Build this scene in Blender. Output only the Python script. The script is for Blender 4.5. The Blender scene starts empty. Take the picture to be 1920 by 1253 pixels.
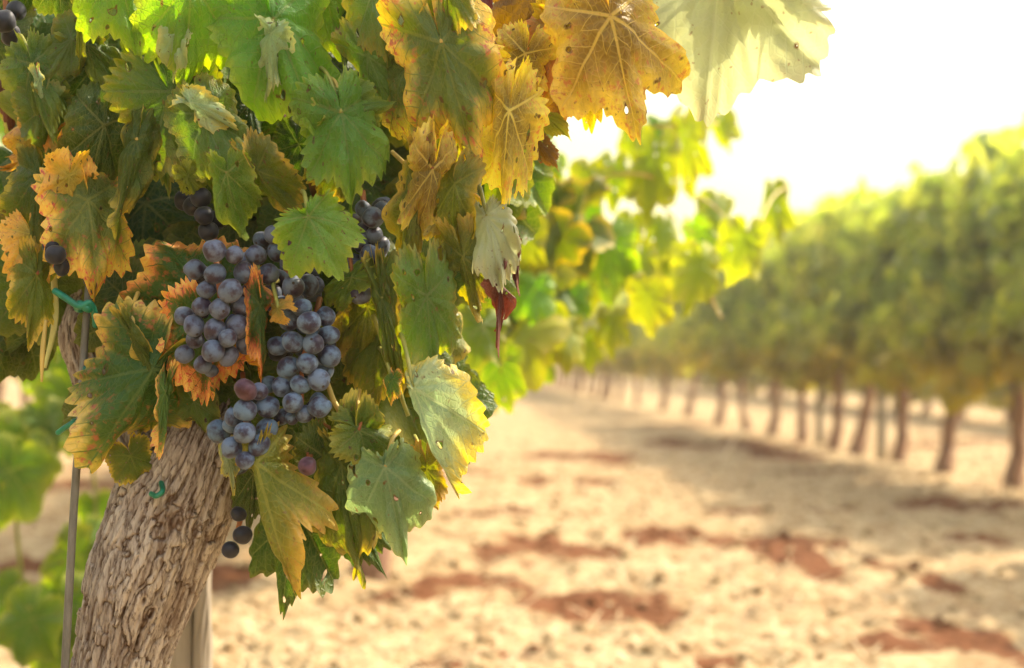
import bpy, math, random
import numpy as np
from mathutils import Vector, Matrix

scn = bpy.context.scene
COL = scn.collection
RNG = np.random.default_rng(11)
random.seed(5)

# ------------------------------------------------------------------ camera
CAM_H = 0.63
FPX = 1920 * 50.0 / 36.0
YAW, PITCH = math.radians(-3.43), math.radians(1.04)
cd = bpy.data.cameras.new("camera"); cam = bpy.data.objects.new("camera", cd)
COL.objects.link(cam); scn.camera = cam
cam.location = (0, 0, CAM_H); cam.rotation_euler = (math.pi / 2 + PITCH, 0, YAW)
cd.lens = 50; cd.sensor_width = 36; cd.clip_start = 0.02; cd.clip_end = 3000
cd.dof.use_dof = True; cd.dof.focus_distance = 0.97; cd.dof.aperture_fstop = 5.2
cd.dof.aperture_blades = 0

# ------------------------------------------------------------------ sky, sun, exposure
SUN_EL, SUN_AZ = math.radians(46), math.radians(66)      # azimuth to the right of the row direction (+Y)
w = bpy.data.worlds.new("World"); scn.world = w; w.use_nodes = True
nt = w.node_tree; bg = nt.nodes["Background"]
sky = nt.nodes.new("ShaderNodeTexSky"); sky.sky_type = 'NISHITA'; sky.sun_disc = False
sky.sun_elevation = SUN_EL; sky.sun_rotation = SUN_AZ
sky.dust_density = 4.0; sky.air_density = 1.0; sky.altitude = 100
hs = nt.nodes.new("ShaderNodeHueSaturation"); hs.inputs["Saturation"].default_value = 0.5
tint = nt.nodes.new("ShaderNodeMix"); tint.data_type = 'RGBA'; tint.blend_type = 'MULTIPLY'
tint.inputs[0].default_value = 1.0; tint.inputs[7].default_value = (1.0, 0.97, 0.92, 1)
nt.links.new(sky.outputs[0], hs.inputs["Color"]); nt.links.new(hs.outputs[0], tint.inputs[6])
tcw = nt.nodes.new("ShaderNodeTexCoord"); sxz = nt.nodes.new("ShaderNodeSeparateXYZ"); nt.links.new(tcw.outputs["Generated"], sxz.inputs[0])
band = nt.nodes.new("ShaderNodeMapRange"); band.interpolation_type = 'SMOOTHSTEP'; band.inputs[1].default_value = 0.50; band.inputs[2].default_value = 0.14
nt.links.new(sxz.outputs[2], band.inputs[0])                    # cream tint that dims the sky towards the horizon
warm = nt.nodes.new("ShaderNodeMix"); warm.data_type = 'RGBA'; warm.blend_type = 'MULTIPLY'; warm.inputs[7].default_value = (0.62, 0.57, 0.33, 1)
nt.links.new(band.outputs[0], warm.inputs[0]); nt.links.new(tint.outputs[2], warm.inputs[6]); nt.links.new(warm.outputs[2], bg.inputs[0]); bg.inputs[1].default_value = 0.15
sl = bpy.data.lights.new("sun", 'SUN'); sl.energy = 2.0; sl.angle = math.radians(0.5); sl.color = (1.0, 0.86, 0.66)
so = bpy.data.objects.new("sun", sl); COL.objects.link(so)
sdir = Vector((math.sin(SUN_AZ) * math.cos(SUN_EL), math.cos(SUN_AZ) * math.cos(SUN_EL), math.sin(SUN_EL)))
so.rotation_euler = sdir.to_track_quat('Z', 'Y').to_euler(); so.location = (4, 6, 8)
scn.view_settings.view_transform = 'Standard'; scn.view_settings.look = 'None'
scn.view_settings.exposure = 2.1; scn.view_settings.gamma = 1.0
scn.cycles.use_denoising = True
scn.cycles.max_bounces = 8; scn.cycles.transmission_bounces = 6; scn.cycles.diffuse_bounces = 4
scn.cycles.volume_bounces = 1
scn.cycles.sample_clamp_indirect = 8.0

# ------------------------------------------------------------------ helpers
bpy.context.view_layer.update()
CM = Matrix.Translation(cam.location) @ cam.rotation_euler.to_matrix().to_4x4()
CR, CU, CF = (CM.to_3x3() @ Vector((1, 0, 0)), CM.to_3x3() @ Vector((0, 1, 0)), CM.to_3x3() @ Vector((0, 0, -1)))
CO = Vector(cam.location)
def P(x, y, d):
    """a point seen at (x, y) of the 1920 px photograph, d metres deep: real metres"""
    return CO + (CR * ((x - 960) / FPX) + CU * ((626.5 - y) / FPX) + CF) * d
def M_(px, d): return px / FPX * d

def link(o, parent=None):
    COL.objects.link(o)
    if parent is not None:
        o.parent = parent
        o.matrix_parent_inverse = Matrix.Translation(-parent.location) if parent.type == 'EMPTY' else Matrix()
    return o
def tag(o, label=None, cat=None, group=None, kind=None):
    if label: o["label"] = label
    if cat: o["category"] = cat
    if group: o["group"] = group
    if kind: o["kind"] = kind
    return o
def thing(name, label, cat, loc=(0, 0, 0), group=None):
    o = bpy.data.objects.new(name, None); o.empty_display_size = 0.05
    o.location = loc; COL.objects.link(o)
    return tag(o, label, cat, group)
def mesh_np(name, co, faces, mats, smooth=True, mat_idx=None):
    """co (n,3) array; faces list of lists or (m,k) array"""
    me = bpy.data.meshes.new(name)
    if isinstance(faces, np.ndarray):
        m, k = faces.shape
        me.vertices.add(len(co)); me.vertices.foreach_set("co", np.ascontiguousarray(co, dtype=np.float32).ravel())
        me.loops.add(m * k); me.loops.foreach_set("vertex_index", faces.astype(np.int32).ravel())
        me.polygons.add(m); me.polygons.foreach_set("loop_start", np.arange(0, m * k, k, dtype=np.int32))
        me.update(calc_edges=True); me.validate()
    else:
        me.from_pydata([tuple(c) for c in co], [], faces)
    for mt in (mats if isinstance(mats, (list, tuple)) else [mats]): me.materials.append(mt)
    if smooth: me.polygons.foreach_set("use_smooth", np.ones(len(me.polygons), dtype=bool))
    if mat_idx is not None: me.polygons.foreach_set("material_index", np.asarray(mat_idx, dtype=np.int32))
    me.update()
    return me
def obj(name, me, parent=None, label=None):
    o = bpy.data.objects.new(name, me); link(o, parent)
    if label: o["label"] = label
    return o

# vectorised 3-D value noise in 0..1
_T = np.random.default_rng(3).random(4096).astype(np.float64)
def vnoise(x, y, z):
    x, y, z = np.broadcast_arrays(np.asarray(x, float), np.asarray(y, float), np.asarray(z, float))
    xi, yi, zi = np.floor(x).astype(np.int64), np.floor(y).astype(np.int64), np.floor(z).astype(np.int64)
    fx, fy, fz = x - xi, y - yi, z - zi
    fx, fy, fz = (f * f * f * (f * (f * 6 - 15) + 10) for f in (fx, fy, fz))
    def h(a, b, c): return _T[((a * 73856093) ^ (b * 19349663) ^ (c * 83492791)) & 4095]
    r = 0
    for a in (0, 1):
        for b in (0, 1):
            for c in (0, 1):
                r = r + h(xi + a, yi + b, zi + c) * (fx if a else 1 - fx) * (fy if b else 1 - fy) * (fz if c else 1 - fz)
    return r
def fbm(x, y, z, n=4, g=0.5):
    s, a, t, f = 0, 1.0, 0, 1.0
    for k in range(n):
        s = s + a * vnoise(x * f + 17.3 * k, y * f + 5.1 * k, z * f - 9.7 * k); t += a; a *= g; f *= 2.03
    return s / t

def tube_arrays(pts, rads, seg=8, close=True):
    """tapered tube through pts; returns co, quads (n-gons as quads degenerate avoided: caps are fans)"""
    pts = [Vector(p) for p in pts]; co = []; n = len(pts)
    up = Vector((0.31, 0.17, 0.93))
    u = None
    for i, p in enumerate(pts):
        d = (pts[min(i + 1, n - 1)] - pts[max(i - 1, 0)]).normalized()
        if u is None: u = d.cross(up).normalized()
        u = (u - d * u.dot(d)).normalized(); v = d.cross(u)
        for k in range(seg):
            a = 2 * math.pi * k / seg
            co.append(p + (u * math.cos(a) + v * math.sin(a)) * rads[i])
    faces = []
    for i in range(n - 1):
        for k in range(seg):
            faces.append((i * seg + k, i * seg + (k + 1) % seg, (i + 1) * seg + (k + 1) % seg, (i + 1) * seg + k))
    if close:
        faces.append(tuple(range(seg - 1, -1, -1))); faces.append(tuple(range((n - 1) * seg, n * seg)))
    return co, faces
def spline(pts, n):
    """Catmull-Rom resample"""
    pts = np.array([tuple(p) for p in pts], float)
    if len(pts) == 2: pts = np.array([pts[0], (pts[0] + pts[1]) / 2, pts[1]])
    q = np.vstack([2 * pts[0] - pts[1], pts, 2 * pts[-1] - pts[-2]])
    out = []
    for t in np.linspace(0, len(pts) - 1 - 1e-9, n):
        i = int(t); f = t - i; a, b, c, d = q[i], q[i + 1], q[i + 2], q[i + 3]
        out.append(0.5 * (2 * b + (c - a) * f + (2 * a - 5 * b + 4 * c - d) * f * f + (3 * b - 3 * c + d - a) * f ** 3))
    return np.array(out)
def tube(name, pts, rads, mat, parent=None, seg=8, n=None, label=None):
    if n:
        q = spline([tuple(p) + (r,) for p, r in zip(pts, rads)], n); pts, rads = q[:, :3], q[:, 3]
    co, f = tube_arrays(pts, rads, seg)
    me = bpy.data.meshes.new(name); me.from_pydata([tuple(c) for c in co], [], f); me.materials.append(mat)
    me.polygons.foreach_set("use_smooth", np.ones(len(me.polygons), dtype=bool))
    return obj(name, me, parent, label)

# ------------------------------------------------------------------ materials
class NB:
    def __init__(self, name):
        self.m = bpy.data.materials.new(name); self.m.use_nodes = True
        self.t = self.m.node_tree; self.t.nodes.clear()
        self.out = self.t.nodes.new("ShaderNodeOutputMaterial")
    def n(self, typ, **kw):
        nd = self.t.nodes.new(typ)
        for k, v in kw.items(): setattr(nd, k, v)
        return nd
    def l(self, a, b): self.t.links.new(a, b)
    def put(self, sock, v):
        if isinstance(v, bpy.types.NodeSocket): self.l(v, sock)
        else: sock.default_value = v
    def math(self, op, a, b=0.0, c=None, clamp=False):
        nd = self.n("ShaderNodeMath", operation=op, use_clamp=clamp)
        self.put(nd.inputs[0], a); self.put(nd.inputs[1], b)
        if c is not None: self.put(nd.inputs[2], c)
        return nd.outputs[0]
    def step(self, v, lo, hi):
        nd = self.n("ShaderNodeMapRange", interpolation_type='SMOOTHSTEP')
        self.put(nd.inputs[0], v); self.put(nd.inputs[1], lo); self.put(nd.inputs[2], hi)
        return nd.outputs[0]
    def mix(self, f, a, b, blend='MIX'):
        nd = self.n("ShaderNodeMix", data_type='RGBA', blend_type=blend)
        self.put(nd.inputs[0], f)
        self.put(nd.inputs[6], a if isinstance(a, bpy.types.NodeSocket) else tuple(a)[:3] + (1,))
        self.put(nd.inputs[7], b if isinstance(b, bpy.types.NodeSocket) else tuple(b)[:3] + (1,))
        return nd.outputs[2]
    def noise(self, vec, scale, detail=3, rough=0.5):
        nd = self.n("ShaderNodeTexNoise"); nd.inputs["Scale"].default_value = scale
        nd.inputs["Detail"].default_value = detail; nd.inputs["Roughness"].default_value = rough
        if vec is not None: self.l(vec, nd.inputs["Vector"])
        return nd.outputs[0]
    def ramp(self, f, stops):
        nd = self.n("ShaderNodeValToRGB"); cr = nd.color_ramp
        while len(cr.elements) < len(stops): cr.elements.new(0.5)
        for e, (p, c) in zip(cr.elements, stops): e.position = p; e.color = tuple(c)[:3] + (1,)
        self.l(f, nd.inputs[0]); return nd.outputs[0]
    def bump(self, h, strength=0.5, dist=0.01):
        nd = self.n("ShaderNodeBump"); nd.inputs["Strength"].default_value = strength
        nd.inputs["Distance"].default_value = dist; self.l(h, nd.inputs["Height"]); return nd.outputs[0]
    def bsdf(self, col, rough=0.6, spec=0.3, normal=None, **kw):
        b = self.n("ShaderNodeBsdfPrincipled"); self.put(b.inputs["Base Color"], col if isinstance(col, bpy.types.NodeSocket) else tuple(col)[:3] + (1,))
        self.put(b.inputs["Roughness"], rough); b.inputs["Specular IOR Level"].default_value = spec
        if normal is not None: self.l(normal, b.inputs["Normal"])
        for k, v in kw.items(): b.inputs[k].default_value = v
        return b.outputs[0]
    def done(self, sh): self.l(sh, self.out.inputs[0]); return self.m

def leaf_mat(name, stops, spot=(0.4, 0.06, 0.03), spots=0.0, vein=(0.30, 0.30, 0.08), veinmix=0.5, trans=0.42,
             tgain=1.7, rough=0.45, back=0.35, noisy=0.5, bs=0.5):
    b = NB(name)
    geo = b.n("ShaderNodeNewGeometry"); oi = b.n("ShaderNodeObjectInfo")
    rnd = b.math('FRACT', b.math('ADD', geo.outputs["Random Per Island"], oi.outputs["Random"]))
    uvl = b.n("ShaderNodeUVMap", uv_map="leaf").outputs[0]; uvv = b.n("ShaderNodeUVMap", uv_map="vein").outputs[0]
    edge = b.n("ShaderNodeAttribute", attribute_name="edge").outputs["Fac"]
    cmb = b.n("ShaderNodeCombineXYZ"); b.put(cmb.inputs[0], b.math('MULTIPLY', rnd, 37.0)); b.put(cmb.inputs[1], b.math('MULTIPLY', rnd, 91.0)); b.put(cmb.inputs[2], rnd)
    va = b.n("ShaderNodeVectorMath", operation='ADD'); b.l(uvl, va.inputs[0]); b.l(cmb.outputs[0], va.inputs[1]); vec = va.outputs[0]
    n1 = b.noise(vec, 2.6, 3); n2 = b.noise(vec, 11.0, 3, 0.6); n3 = b.noise(vec, 45.0, 2)
    sp = b.n("ShaderNodeSeparateXYZ"); b.l(uvv, sp.inputs[0]); u, v = sp.outputs[0], b.math('ABSOLUTE', sp.outputs[1])
    wv = b.math('MAXIMUM', b.math('SUBTRACT', 0.020, b.math('MULTIPLY', u, 0.014)), 0.006)
    m1 = b.math('SUBTRACT', 1.0, b.step(b.math('DIVIDE', v, wv), 0.4, 1.25))
    s = b.math('SUBTRACT', u, b.math('MULTIPLY', v, 0.85))
    wob = b.math('MULTIPLY', b.math('SUBTRACT', n1, 0.5), 0.10)
    fr = b.math('FRACT', b.math('MULTIPLY', b.math('ADD', s, wob), 6.3))
    m2 = b.math('MULTIPLY', b.step(b.math('ABSOLUTE', b.math('SUBTRACT', fr, 0.5)), 0.44, 0.495), 0.75)
    veins = b.math('MAXIMUM', m1, m2)
    vo = b.n("ShaderNodeTexVoronoi", feature='DISTANCE_TO_EDGE'); vo.inputs["Scale"].default_value = 17.0; b.l(vec, vo.inputs["Vector"])
    cells = b.step(vo.outputs["Distance"], 0.0, 0.16)
    F = b.math('ADD', edge, b.math('MULTIPLY', b.math('SUBTRACT', n1, 0.5), noisy))
    F = b.math('ADD', F, b.math('MULTIPLY', b.math('SUBTRACT', n2, 0.5), noisy * 0.55))
    F = b.math('ADD', F, b.math('MULTIPLY', v, 0.45)); F = b.math('SUBTRACT', F, b.math('MULTIPLY', veins, 0.16))
    F = b.math('MULTIPLY', F, 0.8, clamp=True)
    col = b.ramp(F, stops)
    if spots > 0:
        sf = b.math('MULTIPLY', b.step(b.noise(vec, 13.0, 4, .65), 0.52, 0.66), b.step(b.math('ADD', edge, b.math('SUBTRACT', n1, 0.5)), 0.35, 0.8))
        col = b.mix(b.math('MULTIPLY', sf, spots), col, spot)
    # small dry specks and holes of rust
    col = b.mix(b.math('MULTIPLY', b.step(b.noise(vec, 21.0, 1), 0.70, 0.74), 0.55), col, (0.16, 0.07, 0.03))
    nh = b.noise(vec, 7.0, 1, 0.3)
    col = b.mix(b.step(nh, 0.70, 0.735), col, (.13, .07, .02))
    col = b.mix(b.math('MULTIPLY', veins, veinmix * .75), col, vein)
    col = b.mix(b.math('MULTIPLY', b.math('SUBTRACT', 1.0, cells), 0.16), col, vein)
    hsn = b.n("ShaderNodeHueSaturation"); b.l(col, hsn.inputs["Color"])
    b.put(hsn.inputs["Hue"], b.math('ADD', 0.492, b.math('MULTIPLY', rnd, 0.03)))
    b.put(hsn.inputs["Value"], b.math('ADD', 0.8, b.math('MULTIPLY', b.math('FRACT', b.math('MULTIPLY', rnd, 7.13)), 0.4)))
    col = hsn.outputs[0]
    bk = b.n("ShaderNodeHueSaturation"); b.l(col, bk.inputs["Color"]); bk.inputs["Saturation"].default_value = 0.72; bk.inputs["Value"].default_value = 1.25
    colf = b.mix(b.math('MULTIPLY', geo.outputs["Backfacing"], back), col, bk.outputs[0])
    h = b.math('SUBTRACT', b.math('MULTIPLY', cells, 0.35), b.math('ADD', b.math('MULTIPLY', veins, 0.8), b.math('MULTIPLY', n3, -0.25)))
    nrm = b.bump(h, bs, 0.0024)
    pr = b.bsdf(colf, b.math('ADD', rough - .08, b.math('MULTIPLY', n2, 0.2)), 0.36, nrm)
    tr = b.n("ShaderNodeBsdfTranslucent")
    tc = b.n("ShaderNodeHueSaturation"); b.l(col, tc.inputs["Color"]); tc.inputs["Saturation"].default_value = 1.18; tc.inputs["Value"].default_value = tgain
    b.l(tc.outputs[0], tr.inputs[0]); b.l(nrm, tr.inputs["Normal"])
    mx = b.n("ShaderNodeMixShader"); mx.inputs[0].default_value = trans; b.l(pr, mx.inputs[1]); b.l(tr.outputs[0], mx.inputs[2])
    # insect holes
    hole = b.math('GREATER_THAN', nh, 0.745)
    tp_ = b.n("ShaderNodeBsdfTransparent"); m3 = b.n("ShaderNodeMixShader"); b.l(hole, m3.inputs[0]); b.l(mx.outputs[0], m3.inputs[1]); b.l(tp_.outputs[0], m3.inputs[2])
    return b.done(m3.outputs[0])

LM = {
 'green':  leaf_mat('leaf_green', [(0.0, (.062, .125, .004)), (.45, (.09, .165, .005)), (.72, (.16, .215, .007)), (.92, (.33, .33, .03))]),
 'bright': leaf_mat('leaf_bright_green', [(0.0, (.095, .21, .006)), (.45, (.13, .26, .005)), (.75, (.20, .31, .008)), (.95, (.40, .42, .03))], trans=0.5, tgain=2.0),
 'grey':   leaf_mat('leaf_dusty_green', [(0.0, (.088, .160, .022)), (.45, (.108, .185, .020)), (.72, (.17, .22, .024)), (.93, (.36, .30, .05))], vein=(.22, .26, .09), rough=0.5, spots=0.15),
 'dark':   leaf_mat('leaf_dark_green', [(0.0, (.028, .070, .004)), (.5, (.042, .090, .005)), (.8, (.08, .12, .008)), (.97, (.20, .19, .02))], trans=0.35),  # dark green; also puts the inner canopy's shade into the leaf colour
 'flame':  leaf_mat('leaf_flame_edged', [(0.0, (.040, .100, .006)), (.52, (.06, .125, .006)), (.62, (.22, .17, .01)), (.70, (.78, .20, .010)), (.84, (.95, .45, .03))], spots=0.95, spot=(.60, .05, .015), vein=(.16, .22, .03), veinmix=.45, tgain=1.6, noisy=.45),
 'flamegreen': leaf_mat('leaf_orange_rim', [(0.0, (.040, .100, .006)), (.64, (.065, .125, .006)), (.73, (.25, .17, .01)), (.79, (.80, .20, .010)), (.90, (.95, .46, .03))], spots=0.6, spot=(.60, .05, .015), vein=(.14, .20, .03), veinmix=.45, tgain=1.6, noisy=.38),
 'pink':   leaf_mat('leaf_rust_edged', [(0.0, (.045, .125, .009)), (.56, (.07, .15, .009)), (.68, (.24, .25, .02)), (.80, (.80, .50, .06)), (.97, (.9, .6, .2))], spots=0.8, spot=(.60, .09, .05), vein=(.22, .28, .05), tgain=1.5, noisy=.45),
 'orange': leaf_mat('leaf_orange', [(0.0, (.24, .20, .02)), (.35, (.42, .24, .015)), (.6, (.66, .28, .012)), (.9, (.75, .36, .03))], spots=0.6, spot=(.42, .08, .03), vein=(.6, .4, .06), tgain=1.5),
 'yellow': leaf_mat('leaf_yellow_olive', [(0.0, (.11, .15, .006)), (.5, (.16, .17, .007)), (.72, (.32, .23, .012)), (.92, (.52, .32, .03))], spots=0.3, spot=(.40, .13, .03), vein=(.40, .36, .05), tgain=1.6),
 'olive':  leaf_mat('leaf_olive', [(0.0, (.060, .100, .004)), (.50, (.085, .125, .004)), (.72, (.16, .17, .006)), (.84, (.48, .34, .02))], vein=(.22, .22, .03), spots=0.15, noisy=.4),
 'gold':   leaf_mat('leaf_golden_brown', [(0.0, (.16, .11, .012)), (.35, (.27, .17, .016)), (.6, (.44, .30, .02)), (.85, (.75, .55, .05))], noisy=.85, spots=0.7, spot=(.50, .12, .05), veinmix=.9, vein=(.75, .58, .14), tgain=1.8, trans=0.5),
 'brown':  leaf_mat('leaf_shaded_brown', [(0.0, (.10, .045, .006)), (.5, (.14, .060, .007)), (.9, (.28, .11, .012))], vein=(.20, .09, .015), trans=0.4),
 'autumn': leaf_mat('leaf_red_yellow', [(0.0, (.085, .13, .018)), (.46, (.12, .16, .016)), (.60, (.36, .30, .02)), (.80, (.85, .54, .03))], spots=0.9, spot=(.55, .07, .05), vein=(.28, .28, .04), tgain=1.6),
 'red':    leaf_mat('leaf_dry_red', [(0.0, (.10, .016, .012)), (.5, (.14, .022, .016)), (.9, (.26, .06, .04))], vein=(.30, .09, .06), tgain=.7, trans=.3),
 'pale':   leaf_mat('leaf_pale', [(0.0, (.24, .38, .18)), (.55, (.34, .44, .22)), (.72, (.55, .52, .12)), (.86, (.80, .66, .10))], vein=(.55, .62, .34), trans=0.35, tgain=1.2, noisy=.4),  # paleness puts direct sun into the colour of the sunlit leaves
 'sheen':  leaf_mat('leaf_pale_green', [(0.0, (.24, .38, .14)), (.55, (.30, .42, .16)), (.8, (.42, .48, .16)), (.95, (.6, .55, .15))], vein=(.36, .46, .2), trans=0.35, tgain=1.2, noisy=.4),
 'veiled':   leaf_mat('leaf_flare_pale', [(0.0, (.30, .34, .18)), (.6, (.34, .37, .19)), (.92, (.42, .40, .20))], vein=(.38, .40, .24), bs=.15, trans=0.45, tgain=1.5),  # veil of lens flare painted in as a paler leaf colour
 'sage':   leaf_mat('leaf_sage_green', [(0.0, (.12, .20, .08)), (.5, (.15, .23, .09)), (.78, (.26, .34, .13)), (.93, (.45, .46, .14))], vein=(.30, .36, .18), rough=.45, noisy=.4),
 'lime':   leaf_mat('leaf_lime', [(0.0, (.16, .24, .004)), (.5, (.25, .29, .004)), (.8, (.36, .36, .006)), (.97, (.5, .42, .02))], trans=0.45, tgain=1.35),
}

def simple_mat(name, c1, c2, scale=20, rough=0.7, spec=0.25, bump=0.3, dist=0.003, stretch=(1, 1, 1)):
    b = NB(name); tc = b.n("ShaderNodeTexCoord").outputs["Object"]
    mp = b.n("ShaderNodeMapping"); mp.inputs["Scale"].default_value = stretch; b.l(tc, mp.inputs[0])
    n = b.noise(mp.outputs[0], scale, 5, 0.6)
    return b.done(b.bsdf(b.mix(b.step(n, 0.3, 0.7), c1, c2), rough, spec, b.bump(n, bump, dist)))

def bark_mat():
    b = NB('vine_bark'); cav = b.n("ShaderNodeAttribute", attribute_name="ridge").outputs["Fac"]
    tc = b.n("ShaderNodeTexCoord").outputs["Object"]
    mp = b.n("ShaderNodeMapping"); mp.inputs["Scale"].default_value = (1, 1, 0.22); b.l(tc, mp.inputs[0])
    n1 = b.noise(mp.outputs[0], 420, 4, 0.65); n2 = b.noise(tc, 22, 3)
    col = b.ramp(cav, [(0.0, (.045, .022, .012)), (.22, (.13, .085, .058)), (.48, (.27, .222, .178)), (.85, (.45, .392, .322))])
    col = b.mix(b.step(n2, 0.5, 0.8), col, b.mix(0.3, col, (.20, .11, .06)))
    col = b.mix(b.math('MULTIPLY', b.step(n1, 0.48, 0.66), 0.75), col, (.075, .045, .028))
    n4 = b.noise(mp.outputs[0], 170, 3, 0.6)
    col = b.mix(b.math('MULTIPLY', b.step(n4, 0.52, 0.68), 0.5), col, (.50, .42, .33))
    col = b.mix(b.math('MULTIPLY', b.step(n4, 0.44, 0.34), 0.55), col, (.11, .065, .04))
    return b.done(b.bsdf(col, 0.85, 0.15, b.bump(n1, 0.8, 0.0016)))
BARK = bark_mat()
BARK_FAR = simple_mat('far_vine_bark', (.15, .08, .05), (.32, .19, .13), 30, 0.9, 0.1, 0.5, 0.01, (1, 1, .3))
WOOD_GREY = simple_mat('weathered_wood', (.17, .14, .10), (.32, .27, .20), 60, 0.8, 0.2, 0.4, 0.002, (1, 1, .04))
STAKE = simple_mat('grey_stake', (.10, .095, .08), (.22, .21, .18), 120, 0.5, 0.4, 0.3, 0.001, (1, 1, .2))
TIE = simple_mat('green_tie_plastic', (.004, .10, .055), (.008, .19, .10), 90, 0.4, 0.5, 0.2, 0.001)
CANE = simple_mat('cane_skin', (.20, .10, .03), (.36, .20, .06), 90, 0.5, 0.35, 0.3, 0.001, (1, 1, .3))
PETIOLE = simple_mat('petiole_skin', (.42, .30, .07), (.55, .36, .08), 60, 0.45, 0.35, 0.2, 0.001)
PETIOLE_RED = simple_mat('rachis_skin', (.20, .06, .02), (.36, .14, .04), 80, 0.5, 0.3, 0.2, 0.001)
PETIOLE_GREEN = simple_mat('green_petiole_skin', (.20, .22, .04), (.32, .28, .06), 60, 0.45, 0.35, 0.2, 0.001)
CUT = simple_mat('cut_wood_face', (.70, .36, .22), (.80, .50, .33), 45, 0.7, 0.2, 0.3, 0.002)

def grape_mat(name, skin, bloom, amount):
    b = NB(name); oi = b.n("ShaderNodeObjectInfo"); tc = b.n("ShaderNodeTexCoord").outputs["Object"]
    va = b.n("ShaderNodeVectorMath", operation='ADD'); b.l(tc, va.inputs[0])
    cmb = b.n("ShaderNodeCombineXYZ"); b.put(cmb.inputs[0], b.math('MULTIPLY', oi.outputs["Random"], 13.0)); b.l(cmb.outputs[0], va.inputs[1])
    n1 = b.noise(va.outputs[0], 130, 3, 0.55); n2 = b.noise(va.outputs[0], 900, 2); 
    f = b.math('ADD', b.step(n1, 0.36, 0.60), b.math('MULTIPLY', b.math('SUBTRACT', n2, 0.5), 0.5))
    f = b.math('MULTIPLY', f, b.math('ADD', amount, b.math('MULTIPLY', oi.outputs["Random"], 0.2)), clamp=True)
    blm = b.mix(oi.outputs["Random"], bloom, (bloom[0] * 1.12, bloom[1] * .95, bloom[2] * .98))
    col = b.mix(f, skin, blm)
    # stylar scar at the lower pole of the berry
    sp = b.n("ShaderNodeTexCoord").outputs["Generated"]
    sb = b.n("ShaderNodeVectorMath", operation='DISTANCE'); b.l(sp, sb.inputs[0]); sb.inputs[1].default_value = (0.5, 0.5, 0.0)
    scar = b.math('SUBTRACT', 1.0, b.step(sb.outputs["Value"], 0.05, 0.085))
    col = b.mix(scar, col, (.03, .015, .012))
    return b.done(b.bsdf(col, b.math('ADD', 0.40, b.math('MULTIPLY', f, 0.3)), 0.32, None, **{"Sheen Weight": 0.15}))
GRAPE = grape_mat('grape_blue', (.020, .014, .034), (.098, .160, .235), 0.92)
GRAPE_PURPLE = grape_mat('grape_purple', (.026, .013, .026), (.095, .132, .192), 0.84)
GRAPE_RED = grape_mat('grape_red', (.040, .008, .014), (.12, .065, .095), 0.45)
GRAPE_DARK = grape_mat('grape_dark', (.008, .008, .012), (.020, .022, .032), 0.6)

# ------------------------------------------------------------------ ground
def ground_mat():
    b = NB('dry_soil'); soil = b.n("ShaderNodeAttribute", attribute_name="soil").outputs["Fac"]
    tc = b.n("ShaderNodeTexCoord").outputs["Object"]
    n1 = b.noise(tc, 9, 5, 0.62); n2 = b.noise(tc, 45, 4, 0.6); n3 = b.noise(tc, 1.3, 3)
    straw = b.mix(b.step(n1, 0.40, 0.60), (.250, .160, .075), (.385, .280, .148))
    straw = b.mix(b.math('MULTIPLY', b.step(n2, 0.53, 0.66), 0.7), straw, (.52, .415, .25))
    straw = b.mix(b.math('MULTIPLY', b.step(n2, 0.46, 0.34), 0.6), straw, (.22, .12, .055))
    straw = b.mix(b.math('MULTIPLY', b.step(n3, 0.5, 0.75), 0.3), straw, (.42, .33, .19))
    red = b.mix(n2, (.080, .030, .012), (.18, .072, .030))
    sf = b.step(b.math('ADD', soil, b.math('MULTIPLY', b.math('SUBTRACT', n1, 0.5), 1.0)), 0.20, 0.48)
    col = b.mix(sf, straw, red)
    return b.done(b.bsdf(col, 0.95, 0.08, b.bump(b.math('ADD', n1, n2), 0.7, 0.02)))
def ground_z(x, y):
    near = np.clip((26 - y) / 14, 0.12, 1)
    a = fbm(x * 1.1, y * 1.1, 0.3, 3) - 0.5
    c = 1 - np.abs(2 * fbm(x * 5.5, y * 5.5, 2.2, 3) - 1)
    d = fbm(x * 21, y * 21, 7.1, 2) - 0.5
    return near * (a * 0.06 + (c - 0.75) * 0.028 + d * 0.05) - 0.01
SOIL = []          # red soil patches: photo position of the patch, its half width and half depth in pixels
for (px, py, wx, wy) in [(1060, 1115, 110, 22), (1190, 1140, 110, 28), (1010, 1022, 115, 20), (1250, 1005, 75, 16), (1450, 1020, 110, 16), (1480, 1045, 60, 30), (915, 962, 75, 13),
                         (1790, 1190, 75, 48), (1680, 1200, 60, 18), (1760, 1095, 30, 16), (1800, 948, 110, 14), (1460, 850, 60, 14), (1270, 830, 50, 10), (1130, 855, 60, 13), (1040, 850, 25, 14), (1400, 830, 40, 12),
                         (880, 1080, 90, 24), (960, 1225, 60, 14), (780, 1110, 70, 20), (1120, 900, 35, 9), (995, 900, 30, 9), (1660, 1060, 40, 13), (1380, 960, 40, 9), (60, 1060, 90, 26), (420, 1080, 50, 22), (1830, 1010, 45, 10), (820, 1240, 60, 14), (1560, 960, 40, 8), (1350, 1240, 40, 14)]:
    q = P(px, py, 1.0) - CO; k = CAM_H / -q.z; c = CO + q * k
    q2 = P(px, py + wy, 1.0) - CO; c2 = CO + q2 * (CAM_H / -q2.z)
    SOIL.append((c.x, c.y, wx * 1.15 / FPX * k, max(0.05, abs(c.y - c2.y))))
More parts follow.
